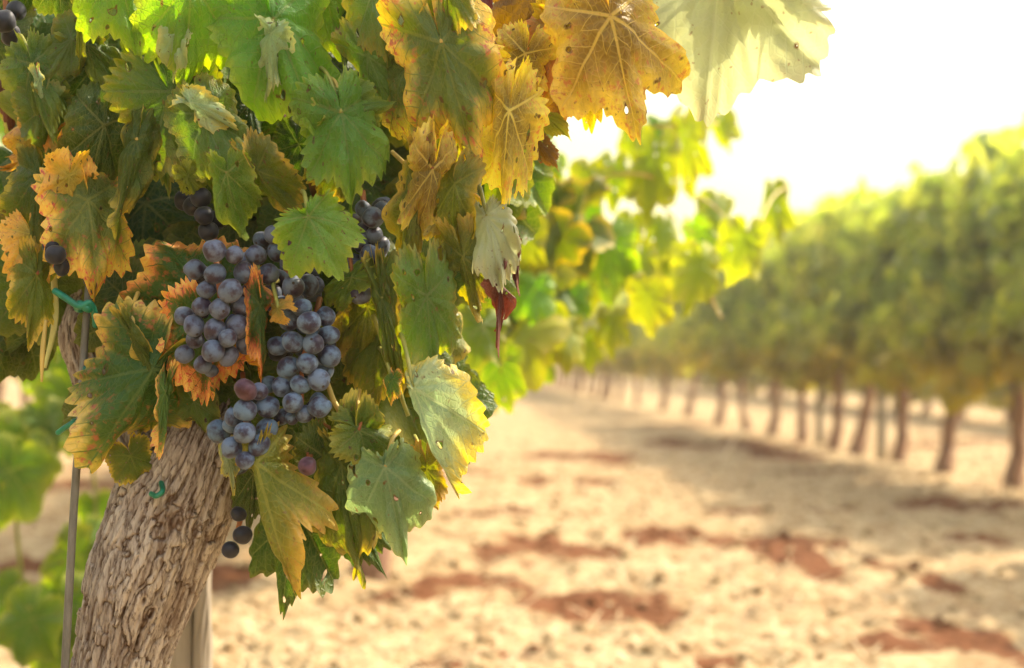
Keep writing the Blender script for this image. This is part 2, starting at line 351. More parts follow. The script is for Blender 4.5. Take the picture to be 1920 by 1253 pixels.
def soil_shade_at(x, y):
    s = np.zeros_like(x)
    wx = (fbm(x * 6, y * 6, 1.0, 4) - .5) * 1.5; wy = (fbm(x * 6, y * 6, 5.0, 4) - .5) * 1.8
    for (cx, cy, a, c) in SOIL:
        r = ((x - cx + wx * a) / a) ** 2 + ((y - cy + wy * c) / c) ** 2
        s = np.maximum(s, np.clip(1.35 - r, 0, 1))
    bgp = np.clip((fbm(x * 0.9, y * 1.9, 8.8, 4) - 0.58) * 5, 0, 0.8)
    s = np.maximum(s, np.clip(1 - np.abs(x - 2.3) / 1.0, 0, 1) * .22 * np.where(y > 4, 1, 0))  # right row's shade strip tinted redder in the soil colour
    return np.maximum(s * (0.15 + 1.5 * fbm(x * 14, y * 14, 3.3, 3)), bgp * np.where(y > 7, .6, .3))
def build_ground():
    xs = np.concatenate([[-700, -300, -140, -70, -35, -18], np.arange(-9, -4, 0.16), np.arange(-4, 6, 0.032), np.arange(6, 12, 0.12), [14, 20, 36, 70, 140, 300, 700]])
    ys = np.concatenate([[-300, -100, -40, -15, -5, -2, 0], np.arange(0.6, 2.2, 0.08), np.arange(2.2, 8.5, 0.028), np.arange(8.5, 18, 0.07), np.arange(18, 40, 0.3), [44, 50, 60, 75, 100, 150, 260, 450, 900, 1800]])
    X, Y = np.meshgrid(xs, ys); Z = ground_z(X, Y)
    Z = np.where((np.abs(X) > 30) | (Y > 45), -0.03, Z)
    co = np.stack([X, Y, Z], -1).reshape(-1, 3); nx, ny = len(xs), len(ys)
    i = np.arange(ny - 1)[:, None] * nx + np.arange(nx - 1)[None, :]
    f = np.stack([i, i + 1, i + nx + 1, i + nx], -1).reshape(-1, 4)
    me = mesh_np('ground', co, f, ground_mat())
    a = me.attributes.new("soil", 'FLOAT', 'POINT'); a.data.foreach_set("value", soil_shade_at(X, Y).ravel().astype(np.float32))
    return tag(obj('ground', me), 'dry straw coloured soil with reddish brown patches between the vine rows', 'ground', kind='structure')
build_ground()

def build_clods():
    base = []; 
    import bmesh
    bm = bmesh.new(); bmesh.ops.create_icosphere(bm, subdivisions=2, radius=1.0)
    bv = np.array([v.co[:] for v in bm.verts]); bf = np.array([[v.index for v in f.verts] for f in bm.faces]); bm.free()
    n = 4500; rs = np.random.default_rng(8)
    y = 2.2 + rs.random(n) ** 1.6 * 9; x = -1.6 + (rs.random(n)) * 0.62 * y + rs.random(n) * 1.0
    s = 0.004 + rs.random(n) ** 3 * 0.018; z = ground_z(x, y)
    cs, fs, so_ = [], [], []
    sv = soil_shade_at(x, y)
    for k in range(n):
        v = bv * (0.75 + 0.5 * vnoise(bv[:, 0] * 1.4 + k * 3.1, bv[:, 1] * 1.4, bv[:, 2] * 1.4 + k))[:, None]
        v = v * s[k] * np.array([1, 0.7 + .5 * rs.random(), 0.5 + .3 * rs.random()])
        a = rs.random() * 6.28; ca, sa = math.cos(a), math.sin(a)
        v = np.stack([v[:, 0] * ca - v[:, 1] * sa, v[:, 0] * sa + v[:, 1] * ca, v[:, 2]], -1)
        cs.append(v + np.array([x[k], y[k], z[k] + s[k] * 0.1])); fs.append(bf + k * len(bv)); so_.append(np.full(len(bv), sv[k] if rs.random() < .82 else 0.0))
    me = mesh_np('clods', np.vstack(cs), np.vstack(fs), bpy.data.materials['dry_soil'])
    a = me.attributes.new("soil", 'FLOAT', 'POINT'); a.data.foreach_set("value", np.concatenate(so_).astype(np.float32))
    return tag(obj('clods', me), 'pale and reddish clods of earth strewn over the sunlit ground', 'clods', kind='stuff')
build_clods()

def build_straw():
    rs = np.random.default_rng(18); n = 4500
    y = 2.3 + rs.random(n) ** 1.5 * 7; x = -1.4 + rs.random(n) * 0.6 * y + rs.random(n); z = ground_z(x, y) + 0.008
    keep = soil_shade_at(x, y) < .3; x, y, z = x[keep], y[keep], z[keep]; n = len(x)
    a = rs.random(n) * 6.28; L = 0.03 + rs.random(n) * 0.09; wd = 0.0025; tl = (rs.random(n) - .3) * 0.5
    dx, dy = np.cos(a) * L, np.sin(a) * L; px, py = -np.sin(a) * wd, np.cos(a) * wd; dz = L * tl
    p = np.stack([np.stack([x - px, y - py, z], -1), np.stack([x + px, y + py, z], -1), np.stack([x + dx + px, y + dy + py, z + np.abs(dz)], -1), np.stack([x + dx - px, y + dy - py, z + np.abs(dz)], -1)], 1)
    me = mesh_np('dry_grass', p.reshape(-1, 3), np.arange(n * 4).reshape(-1, 4), simple_mat('dry_straw', (.34, .25, .13), (.50, .40, .23), 8, .8, .2, .1, .001), smooth=False)
    return tag(obj('dry_grass', me), 'loose dry straw lying on the sunlit ground', 'dry grass', kind='stuff')
build_straw()

# ------------------------------------------------------------------ vine leaves
def outline(theta, seed, lobe=1.0, teeth=40, ta=0.034, ba=1.0):
    r_ = np.random.default_rng(seed)
    kd = np.array([0, 26, 50, 80, 108, 136, 158, 171, 180.0])
    kr = np.array([1.0, .90 - .21 * lobe, .93, .83 - .20 * lobe, .81, .70, .60, .42, .10])
    kr = kr * np.array([1, 1, 1, 1, .55 + .45 * ba, .25 + .75 * ba, ba, ba, 1])
    res = np.zeros_like(theta)
    for sgn in (1, -1):
        kk = kr * (1 + (r_.random(9) - .5) * 0.12); kk[0] = 1.0; kk[-1] = .10
        m = (np.sign(theta) == sgn) | ((theta == 0) & (sgn == 1))
        t = np.degrees(np.abs(theta[m])); i = np.clip(np.searchsorted(kd, t) - 1, 0, 7)
        f = (t - kd[i]) / (kd[i + 1] - kd[i]); f = f * f * (3 - 2 * f)
        res[m] = kk[i] * (1 - f) + kk[i + 1] * f
    ph = theta / (2 * np.pi) * teeth; fr = np.abs((ph + 0.15 * np.sin(ph * 0.9 + seed)) % 1.0)
    saw = np.where(fr < 0.62, fr / 0.62, (1 - fr) / 0.38) ** 0.8
    amp = ta * (0.35 + 1.3 * vnoise(theta * 5, seed, 0.5)) 
    amp = np.where(np.abs(theta) > math.radians(165), 0.0, amp)
    return res - amp + 2 * amp * saw
_tpl = {}
def leaf_template(nA, nR):
    if (nA, nR) in _tpl: return _tpl[(nA, nR)]
    th = np.linspace(-np.pi, np.pi, nA + 1); rr = (np.linspace(0, 1, nR + 1)[1:]) ** 0.85
    faces = []
    for j in range(nR - 1):
        for i in range(nA):
            a = 1 + j * (nA + 1) + i; faces.append((a, a + nA + 1, a + nA + 2, a + 1))
    tris = [(0, 1 + i, 2 + i) for i in range(nA)]
    _tpl[(nA, nR)] = (th, rr, np.array(faces), np.array(tris)); return _tpl[(nA, nR)]
VEINS = np.radians([0, 52, -52, 110, -110])
def leaf_arrays(seed, nA=184, nR=11, ws=1.0, foldP=0.0, foldN=0.0, cup=0.1, curl=0.15, wave=0.05, lobe=0.6, ta=0.034, pleat=0.075, ba=1.0):
    th, rr, quads, tris = leaf_template(nA, nR)
    R = outline(th, seed, lobe, ta=ta, ba=ba)
    T = np.concatenate([[0], np.repeat(rr, nA + 1)]); TH = np.concatenate([[0], np.tile(th, nR)])
    rad = np.concatenate([[0], (rr[:, None] * R[None, :]).ravel()])
    x, y = rad * np.sin(TH), rad * np.cos(TH)
    flat = np.stack([x, y], -1)
    dv = np.min(np.abs(TH[:, None] - VEINS[None, :]), axis=1)
    z = pleat * rad * (np.sin(np.clip(dv / 0.5, 0, 1) * np.pi)) - cup * rad ** 2 - curl * np.clip(y, 0, None) ** 2.2
    z = z + 1.5 * wave * T ** 2 * np.sin(TH * (3 + seed % 3) + seed) + wave * 0.6 * T ** 3 * np.sin(TH * 9 + seed * 2.3)
    z = z + 0.36 * (fbm(x * 2.0 + seed, y * 2.0, seed * .7, 2) - .5) * rad + 0.085 * (fbm(x * 6 + seed, y * 6, 3.3, 2) - .5)
    z = z - 0.30 * np.clip((T - .66) / .34, 0, 1) ** 2 * (vnoise(TH * 1.6 + 40, seed * 1.7, .2) - .38) * rad
    x = x * ws
    for sgn, ang in ((1, foldP), (-1, foldN)):
        if ang == 0: continue
        m = (x * sgn) > 0; ax = np.abs(x[m]); k = ang * np.clip(ax / (0.12 + 1e-6), 0, 1)
        xr = ax * np.cos(k) + z[m] * np.sin(k); zr = -ax * np.sin(k) + z[m] * np.cos(k)
        x[m] = sgn * xr; z[m] = zr
    return np.stack([x, y, z], -1), flat, T, TH, quads, tris
def finish_leaf_mesh(name, co, faces4, faces3, flat, T, TH, mats, idx=None):
    nv = len(co); me = bpy.data.meshes.new(name)
    nq, n3 = len(faces4), len(faces3)
    me.vertices.add(nv); me.vertices.foreach_set("co", co.astype(np.float32).ravel())
    lv = np.concatenate([faces4.ravel(), faces3.ravel()]).astype(np.int32)
    me.loops.add(len(lv)); me.loops.foreach_set("vertex_index", lv)
    me.polygons.add(nq + n3)
    me.polygons.foreach_set("loop_start", np.concatenate([np.arange(nq) * 4, nq * 4 + np.arange(n3) * 3]).astype(np.int32))
    for m in mats: me.materials.append(m)
    me.polygons.foreach_set("use_smooth", np.ones(nq + n3, dtype=bool))
    if idx is not None: me.polygons.foreach_set("material_index", idx.astype(np.int32))
    # per-face vein sector
    c4 = TH[faces4].mean(1); c3 = TH[faces3[:, 1:]].mean(1); ct = np.concatenate([np.repeat(c4, 4), np.repeat(c3, 3)])
    k = np.argmin(np.abs(ct[:, None] - VEINS[None, :]), axis=1); ph = VEINS[k]
    fx, fy = flat[lv, 0], flat[lv, 1]
    uu = fx * np.sin(ph) + fy * np.cos(ph); vv = fx * np.cos(ph) - fy * np.sin(ph)
    uv = me.uv_layers.new(name="leaf"); uv.data.foreach_set("uv", np.stack([fx, fy], -1).astype(np.float32).ravel())
    uv = me.uv_layers.new(name="vein"); uv.data.foreach_set("uv", np.stack([uu, vv], -1).astype(np.float32).ravel())
    a = me.attributes.new("edge", 'FLOAT', 'POINT'); a.data.foreach_set("value", T.astype(np.float32))
    me.update(calc_edges=True)
    return me
def frame_from(J, T_, roll):
    Y = (T_ - J); L = Y.length; Y = Y.normalized(); C = (CO - J).normalized()
    Z = (C - Y * C.dot(Y)).normalized(); Z = Matrix.Rotation(math.radians(roll), 3, Y) @ Z; X = Y.cross(Z)
    return X, Y, Z, L
SEED = [100]
def leaf(parent, kind, jx, jy, tx, ty, d, dt=0.0, roll=0, ws=0.85, fp=0.15, fn=0.15, curl=0.15, label=None, cup=0.08, wave=0.05, lobe=0.6, pet=None, nA=240, nR=14, ta=0.034, ba=0.85, name='leaf'):
    """one leaf: petiole joint seen at (jx, jy), tip at (tx, ty), d metres deep; pet = where the petiole starts"""
    SEED[0] += 1; s = SEED[0]
    J, T_ = P(jx, jy, d), P(tx, ty, d + dt); X, Y, Z, L = frame_from(J, T_, roll)
    co, flat, T, TH, q, t3 = leaf_arrays(s, nA, nR, ws, fp, fn, cup, curl, wave, lobe, ta, ba=ba)
    co = co * L; Mx = np.array([X[:], Y[:], Z[:]]); co = co @ Mx
    me = finish_leaf_mesh(name, co, q, t3, flat, T, TH, [LM[kind]])
    o = bpy.data.objects.new(name, me); o.location = J; COL.objects.link(o)
    o.parent = parent; o.matrix_parent_inverse = Matrix.Translation(-parent.location)
    if label: o["label"] = label
    if pet is not None:
        pm = {'x': PETIOLE, 'g': PETIOLE_GREEN, 'r': PETIOLE_RED}[pet[3] if len(pet) > 3 else 'x']
        a = P(pet[0], pet[1], pet[2]); mid = (a + J) / 2 + Vector((0, 0, 0.006)) + Z * 0.004
        pts = [a - J, mid - J, -Z * 0.0012]
        c2, f2 = tube_arrays(spline(pts, 12), np.linspace(.0017, .0013, 12), 7)
        pme = bpy.data.meshes.new('petiole'); pme.from_pydata([tuple(c) for c in c2], [], f2); pme.materials.append(pm)
        pme.polygons.foreach_set("use_smooth", np.ones(len(pme.polygons), dtype=bool))
        po = bpy.data.objects.new('petiole', pme); COL.objects.link(po); po.parent = o
    return o
def foliage(name, parent, spots, kinds, seed, nA=92, nR=4):
    """many leaves in one mesh; spots = list of (point, size, axis, facing)"""
    mats = [LM[k] for k in dict.fromkeys(kinds)]; order = list(dict.fromkeys(kinds)); rs = np.random.default_rng(seed)
    C, F4, F3, FL, TT, THH, I4, I3 = [], [], [], [], [], [], [], []; off = 0
    for n, (p, size, ax, fc) in enumerate(spots):
        co, flat, T, TH, q, t3 = leaf_arrays(seed * 7 + n % 23, nA, nR, .9, rs.random() * .5, rs.random() * .5, .15 * rs.random(), .4 * rs.random(), .07)
        Y = Vector(ax).normalized(); Z = Vector(fc); Z = (Z - Y * Z.dot(Y)).normalized(); X = Y.cross(Z)
        co = (co * size) @ np.array([X[:], Y[:], Z[:]]) + np.array(p)
        k = order.index(kinds[rs.integers(len(kinds))])
        C.append(co); F4.append(q + off); F3.append(t3 + off); FL.append(flat); TT.append(T); THH.append(TH)
        I4.append(np.full(len(q), k)); I3.append(np.full(len(t3), k)); off += len(co)
    me = finish_leaf_mesh(name, np.vstack(C), np.vstack(F4), np.vstack(F3), np.vstack(FL), np.concatenate(TT), np.concatenate(THH), mats, np.concatenate(I4 + I3))
    return obj(name, me, parent)

# ------------------------------------------------------------------ the near vine
D0 = 0.97
vine = thing('grape_vine', 'gnarled old grape vine with green and autumn leaves, in focus in front', 'grape vine', P(175, 2300, 1.03))
vine.location.z = 0.0

def bark_tube(name, path, parent, nA, nV, amp, seed, fa=140., fv=20.):
    """path: (point, radius); bark grown as real ridges and fissures"""
    q = spline([tuple(p) + (r,) for p, r in path], nV); c, rad = q[:, :3], q[:, 3]
    t = np.gradient(c, axis=0); t /= np.linalg.norm(t, axis=1)[:, None]
    vlen = np.concatenate([[0], np.cumsum(np.linalg.norm(np.diff(c, axis=0), axis=1))])
    u = np.cross(t, np.array([0.2, 1.0, 0.1])); u /= np.linalg.norm(u, axis=1)[:, None]; v = np.cross(t, u)
    a = np.linspace(0, 2 * np.pi, nA, endpoint=False); A, V = np.meshgrid(a, vlen); RR = np.repeat(rad[:, None], nA, 1)
    tw = A + V * 0.25
    X, Y = np.cos(tw) * 0.045, np.sin(tw) * 0.045
    circ = 2 * np.pi * float(np.median(rad)); nu = max(8, int(circ / .0042)); sv = .044
    hs_ = lambda a, b, k: _T[((a * 7919) ^ (b * 104729) ^ (k * 15485863)) & 4095]
    pu = A / (2 * np.pi) * nu + (fbm(X * 60, Y * 60, V * 26 + seed, 3) - .5) * 3.4; pv = V / sv + (fbm(X * 90, Y * 90, V * 70 + seed, 3) - .5) * 1.9
    iu, iv = np.floor(pu).astype(int), np.floor(pv).astype(int)
    F1 = np.full(A.shape, 9.0); F2 = np.full(A.shape, 9.0); cid = np.zeros(A.shape); tilt = np.zeros(A.shape)
    for a_ in (-1, 0, 1):
        for b_ in (-1, 0, 1):
            ju, jv = iu + a_, iv + b_; jm = np.mod(ju, nu)
            du = pu - (ju + hs_(jm, jv, 1)); dv_ = pv - (jv + hs_(jm, jv, 2)); dd = np.sqrt(du * du + dv_ * dv_)
            closer = dd < F1
            F2 = np.where(closer, F1, np.minimum(F2, dd)); tilt = np.where(closer, dv_, tilt); cid = np.where(closer, hs_(jm, jv, 3), cid); F1 = np.where(closer, dd, F1)
    crack = np.clip((F2 - F1) * 4.5, 0, 1)
    fine = fbm(X * 520, Y * 520, V * 60 + seed, 3)
    h = crack * 0.42 + cid * 0.5 - np.clip(tilt, -1, 1) * 0.18 + (fine - .5) * 0.45 - .5
    big = (fbm(X * 16, Y * 16, V * 8 + seed, 2) - .5)
    R2 = RR * (1 + big * 0.22) + h * amp
    co = c[:, None, :] + (np.cos(A)[..., None] * u[:, None, :] + np.sin(A)[..., None] * v[:, None, :]) * R2[..., None]
    i = np.arange(nV - 1)[:, None] * nA + np.arange(nA)[None, :]; j = np.arange(nV - 1)[:, None] * nA + (np.arange(nA)[None, :] + 1) % nA
    f = np.stack([i, j, j + nA, i + nA], -1).reshape(-1, 4)
    me = mesh_np(name, co.reshape(-1, 3), f, BARK)
    rv = np.clip(crack ** .7 * (.38 + .42 * cid) + (fine - .5) * .8 + .06, 0, 1)
    at = me.attributes.new("ridge", 'FLOAT', 'POINT'); at.data.foreach_set("value", rv.ravel().astype(np.float32))
    return obj(name, me, parent)
TD = 1.03
def tp(x, y, w_, d=TD): return (P(x, y, d), M_(w_ / 2, d))
bark_tube('trunk', [tp(165, 2360, 260, 1.05), tp(172, 1900, 190), tp(188, 1500, 165), tp(222, 1253, 172), tp(272, 1080, 216), tp(328, 940, 214), tp(372, 850, 170), tp(410, 760, 130, 1.05), tp(440, 640, 110, 1.07), tp(430, 500, 90, 1.09)], vine, 340, 760, .0050, 1.0)
bark_tube('arm', [tp(290, 905, 120, 1.06), tp(230, 800, 95, 1.06), tp(172, 700, 78, 1.06), tp(150, 620, 74, 1.06), tp(165, 560, 66, 1.07), tp(190, 470, 50, 1.10), tp(240, 380, 36, 1.12)], vine, 140, 200, .004, 7.0)
bark_tube('arm', [tp(430, 520, 90, 1.09), tp(500, 400, 60, 1.12), tp(600, 330, 44, 1.13), tp(760, 300, 38, 1.14), tp(960, 260, 34, 1.15)], vine, 90, 160, .004, 12.0)
# pruned stub seen end-on at the left edge of the picture
def stub():
    a = P(2, 562, 1.05); b_ = P(-70, 560, 1.16); r = M_(27, 1.05)
    co, f = tube_arrays([b_, b_.lerp(a, .9), a], [r * .95, r, r * .96], 28); 
    me = bpy.data.meshes.new('pruned_stub'); me.from_pydata([tuple(c) for c in co], [], f); me.materials.append(BARK_FAR); me.materials.append(CUT)
    me.polygons[len(f) - 1].material_index = 1
    return obj('pruned_stub', me, vine, 'pale pinkish sawn end of a pruned arm')
stub()

def cane(pts, rads, mat, label=None, name='cane'):
    return tube(name, [P(*p) for p in pts], rads, mat, vine, 10, 24, label)
cane([(430, -120, 1.08), (490, 120, 1.05), (535, 235, 1.03), (585, 330, 1.06), (600, 420, 1.09)], [.0042, .0040, .0040, .0045, .005], simple_mat('brown_cane', (.10, .04, .012), (.22, .10, .03), 90, .6, .3), 'brown woody cane among the green leaves')
cane([(1045, -40, .99), (1085, 8, .985), (1138, 38, .98)], [.0016, .0015, .0016], PETIOLE, name='petiole')
cane([(735, 285, 1.0), (772, 318, .985), (800, 335, .99), (830, 330, 1.02)], [.0016, .0016, .0018, .0018], PETIOLE, name='petiole')
cane([(608, 700, .985), (630, 760, .97), (665, 800, .962), (690, 830, .97), (720, 900, 1.0)], [.0017, .0019, .0021, .0018, .0015], PETIOLE, name='petiole')
cane([(700, 590, .985), (730, 680, .975), (765, 780, .97)], [.0016, .0016, .0014], PETIOLE_GREEN, name='petiole')
cane([(100, 500, 1.02), (103, 600, 1.01), (84, 690, 1.0)], [.0022, .0024, .0012], simple_mat('pale_cane', (.50, .48, .14), (.62, .55, .2), 60, .5, .3), name='cane')
cane([(86, 600, .99), (80, 660, .985), (78, 716, .98)], [.0012, .0018, .0008], PETIOLE, name='petiole')
cane([(595, 790, .985), (625, 806, .98), (650, 828, .98), (662, 822, .97)], [.0013, .0013, .0017, .0026], PETIOLE_RED, 'bare reddish grape stalk', name='bare_stalk')
cane([(650, 828, .98), (672, 840, .978)], [.0016, .0026], PETIOLE_RED, 'bare reddish grape stalk', name='bare_stalk')
cane([(1000, 180, 1.05), (870, 150, 1.05), (800, 75, 1.0)], [.003, .0025, .0016], CANE)
cane([(455, 700, 1.0), (458, 740, .985), (462, 790, .985)], [.0018, .0017, .0014], PETIOLE_RED, name='bare_stalk')
cane([(970, -60, 1.06), (930, 90, 1.05), (948, 205, .985)], [.0022, .0016, .0014], PETIOLE, name='petiole')

N = dict
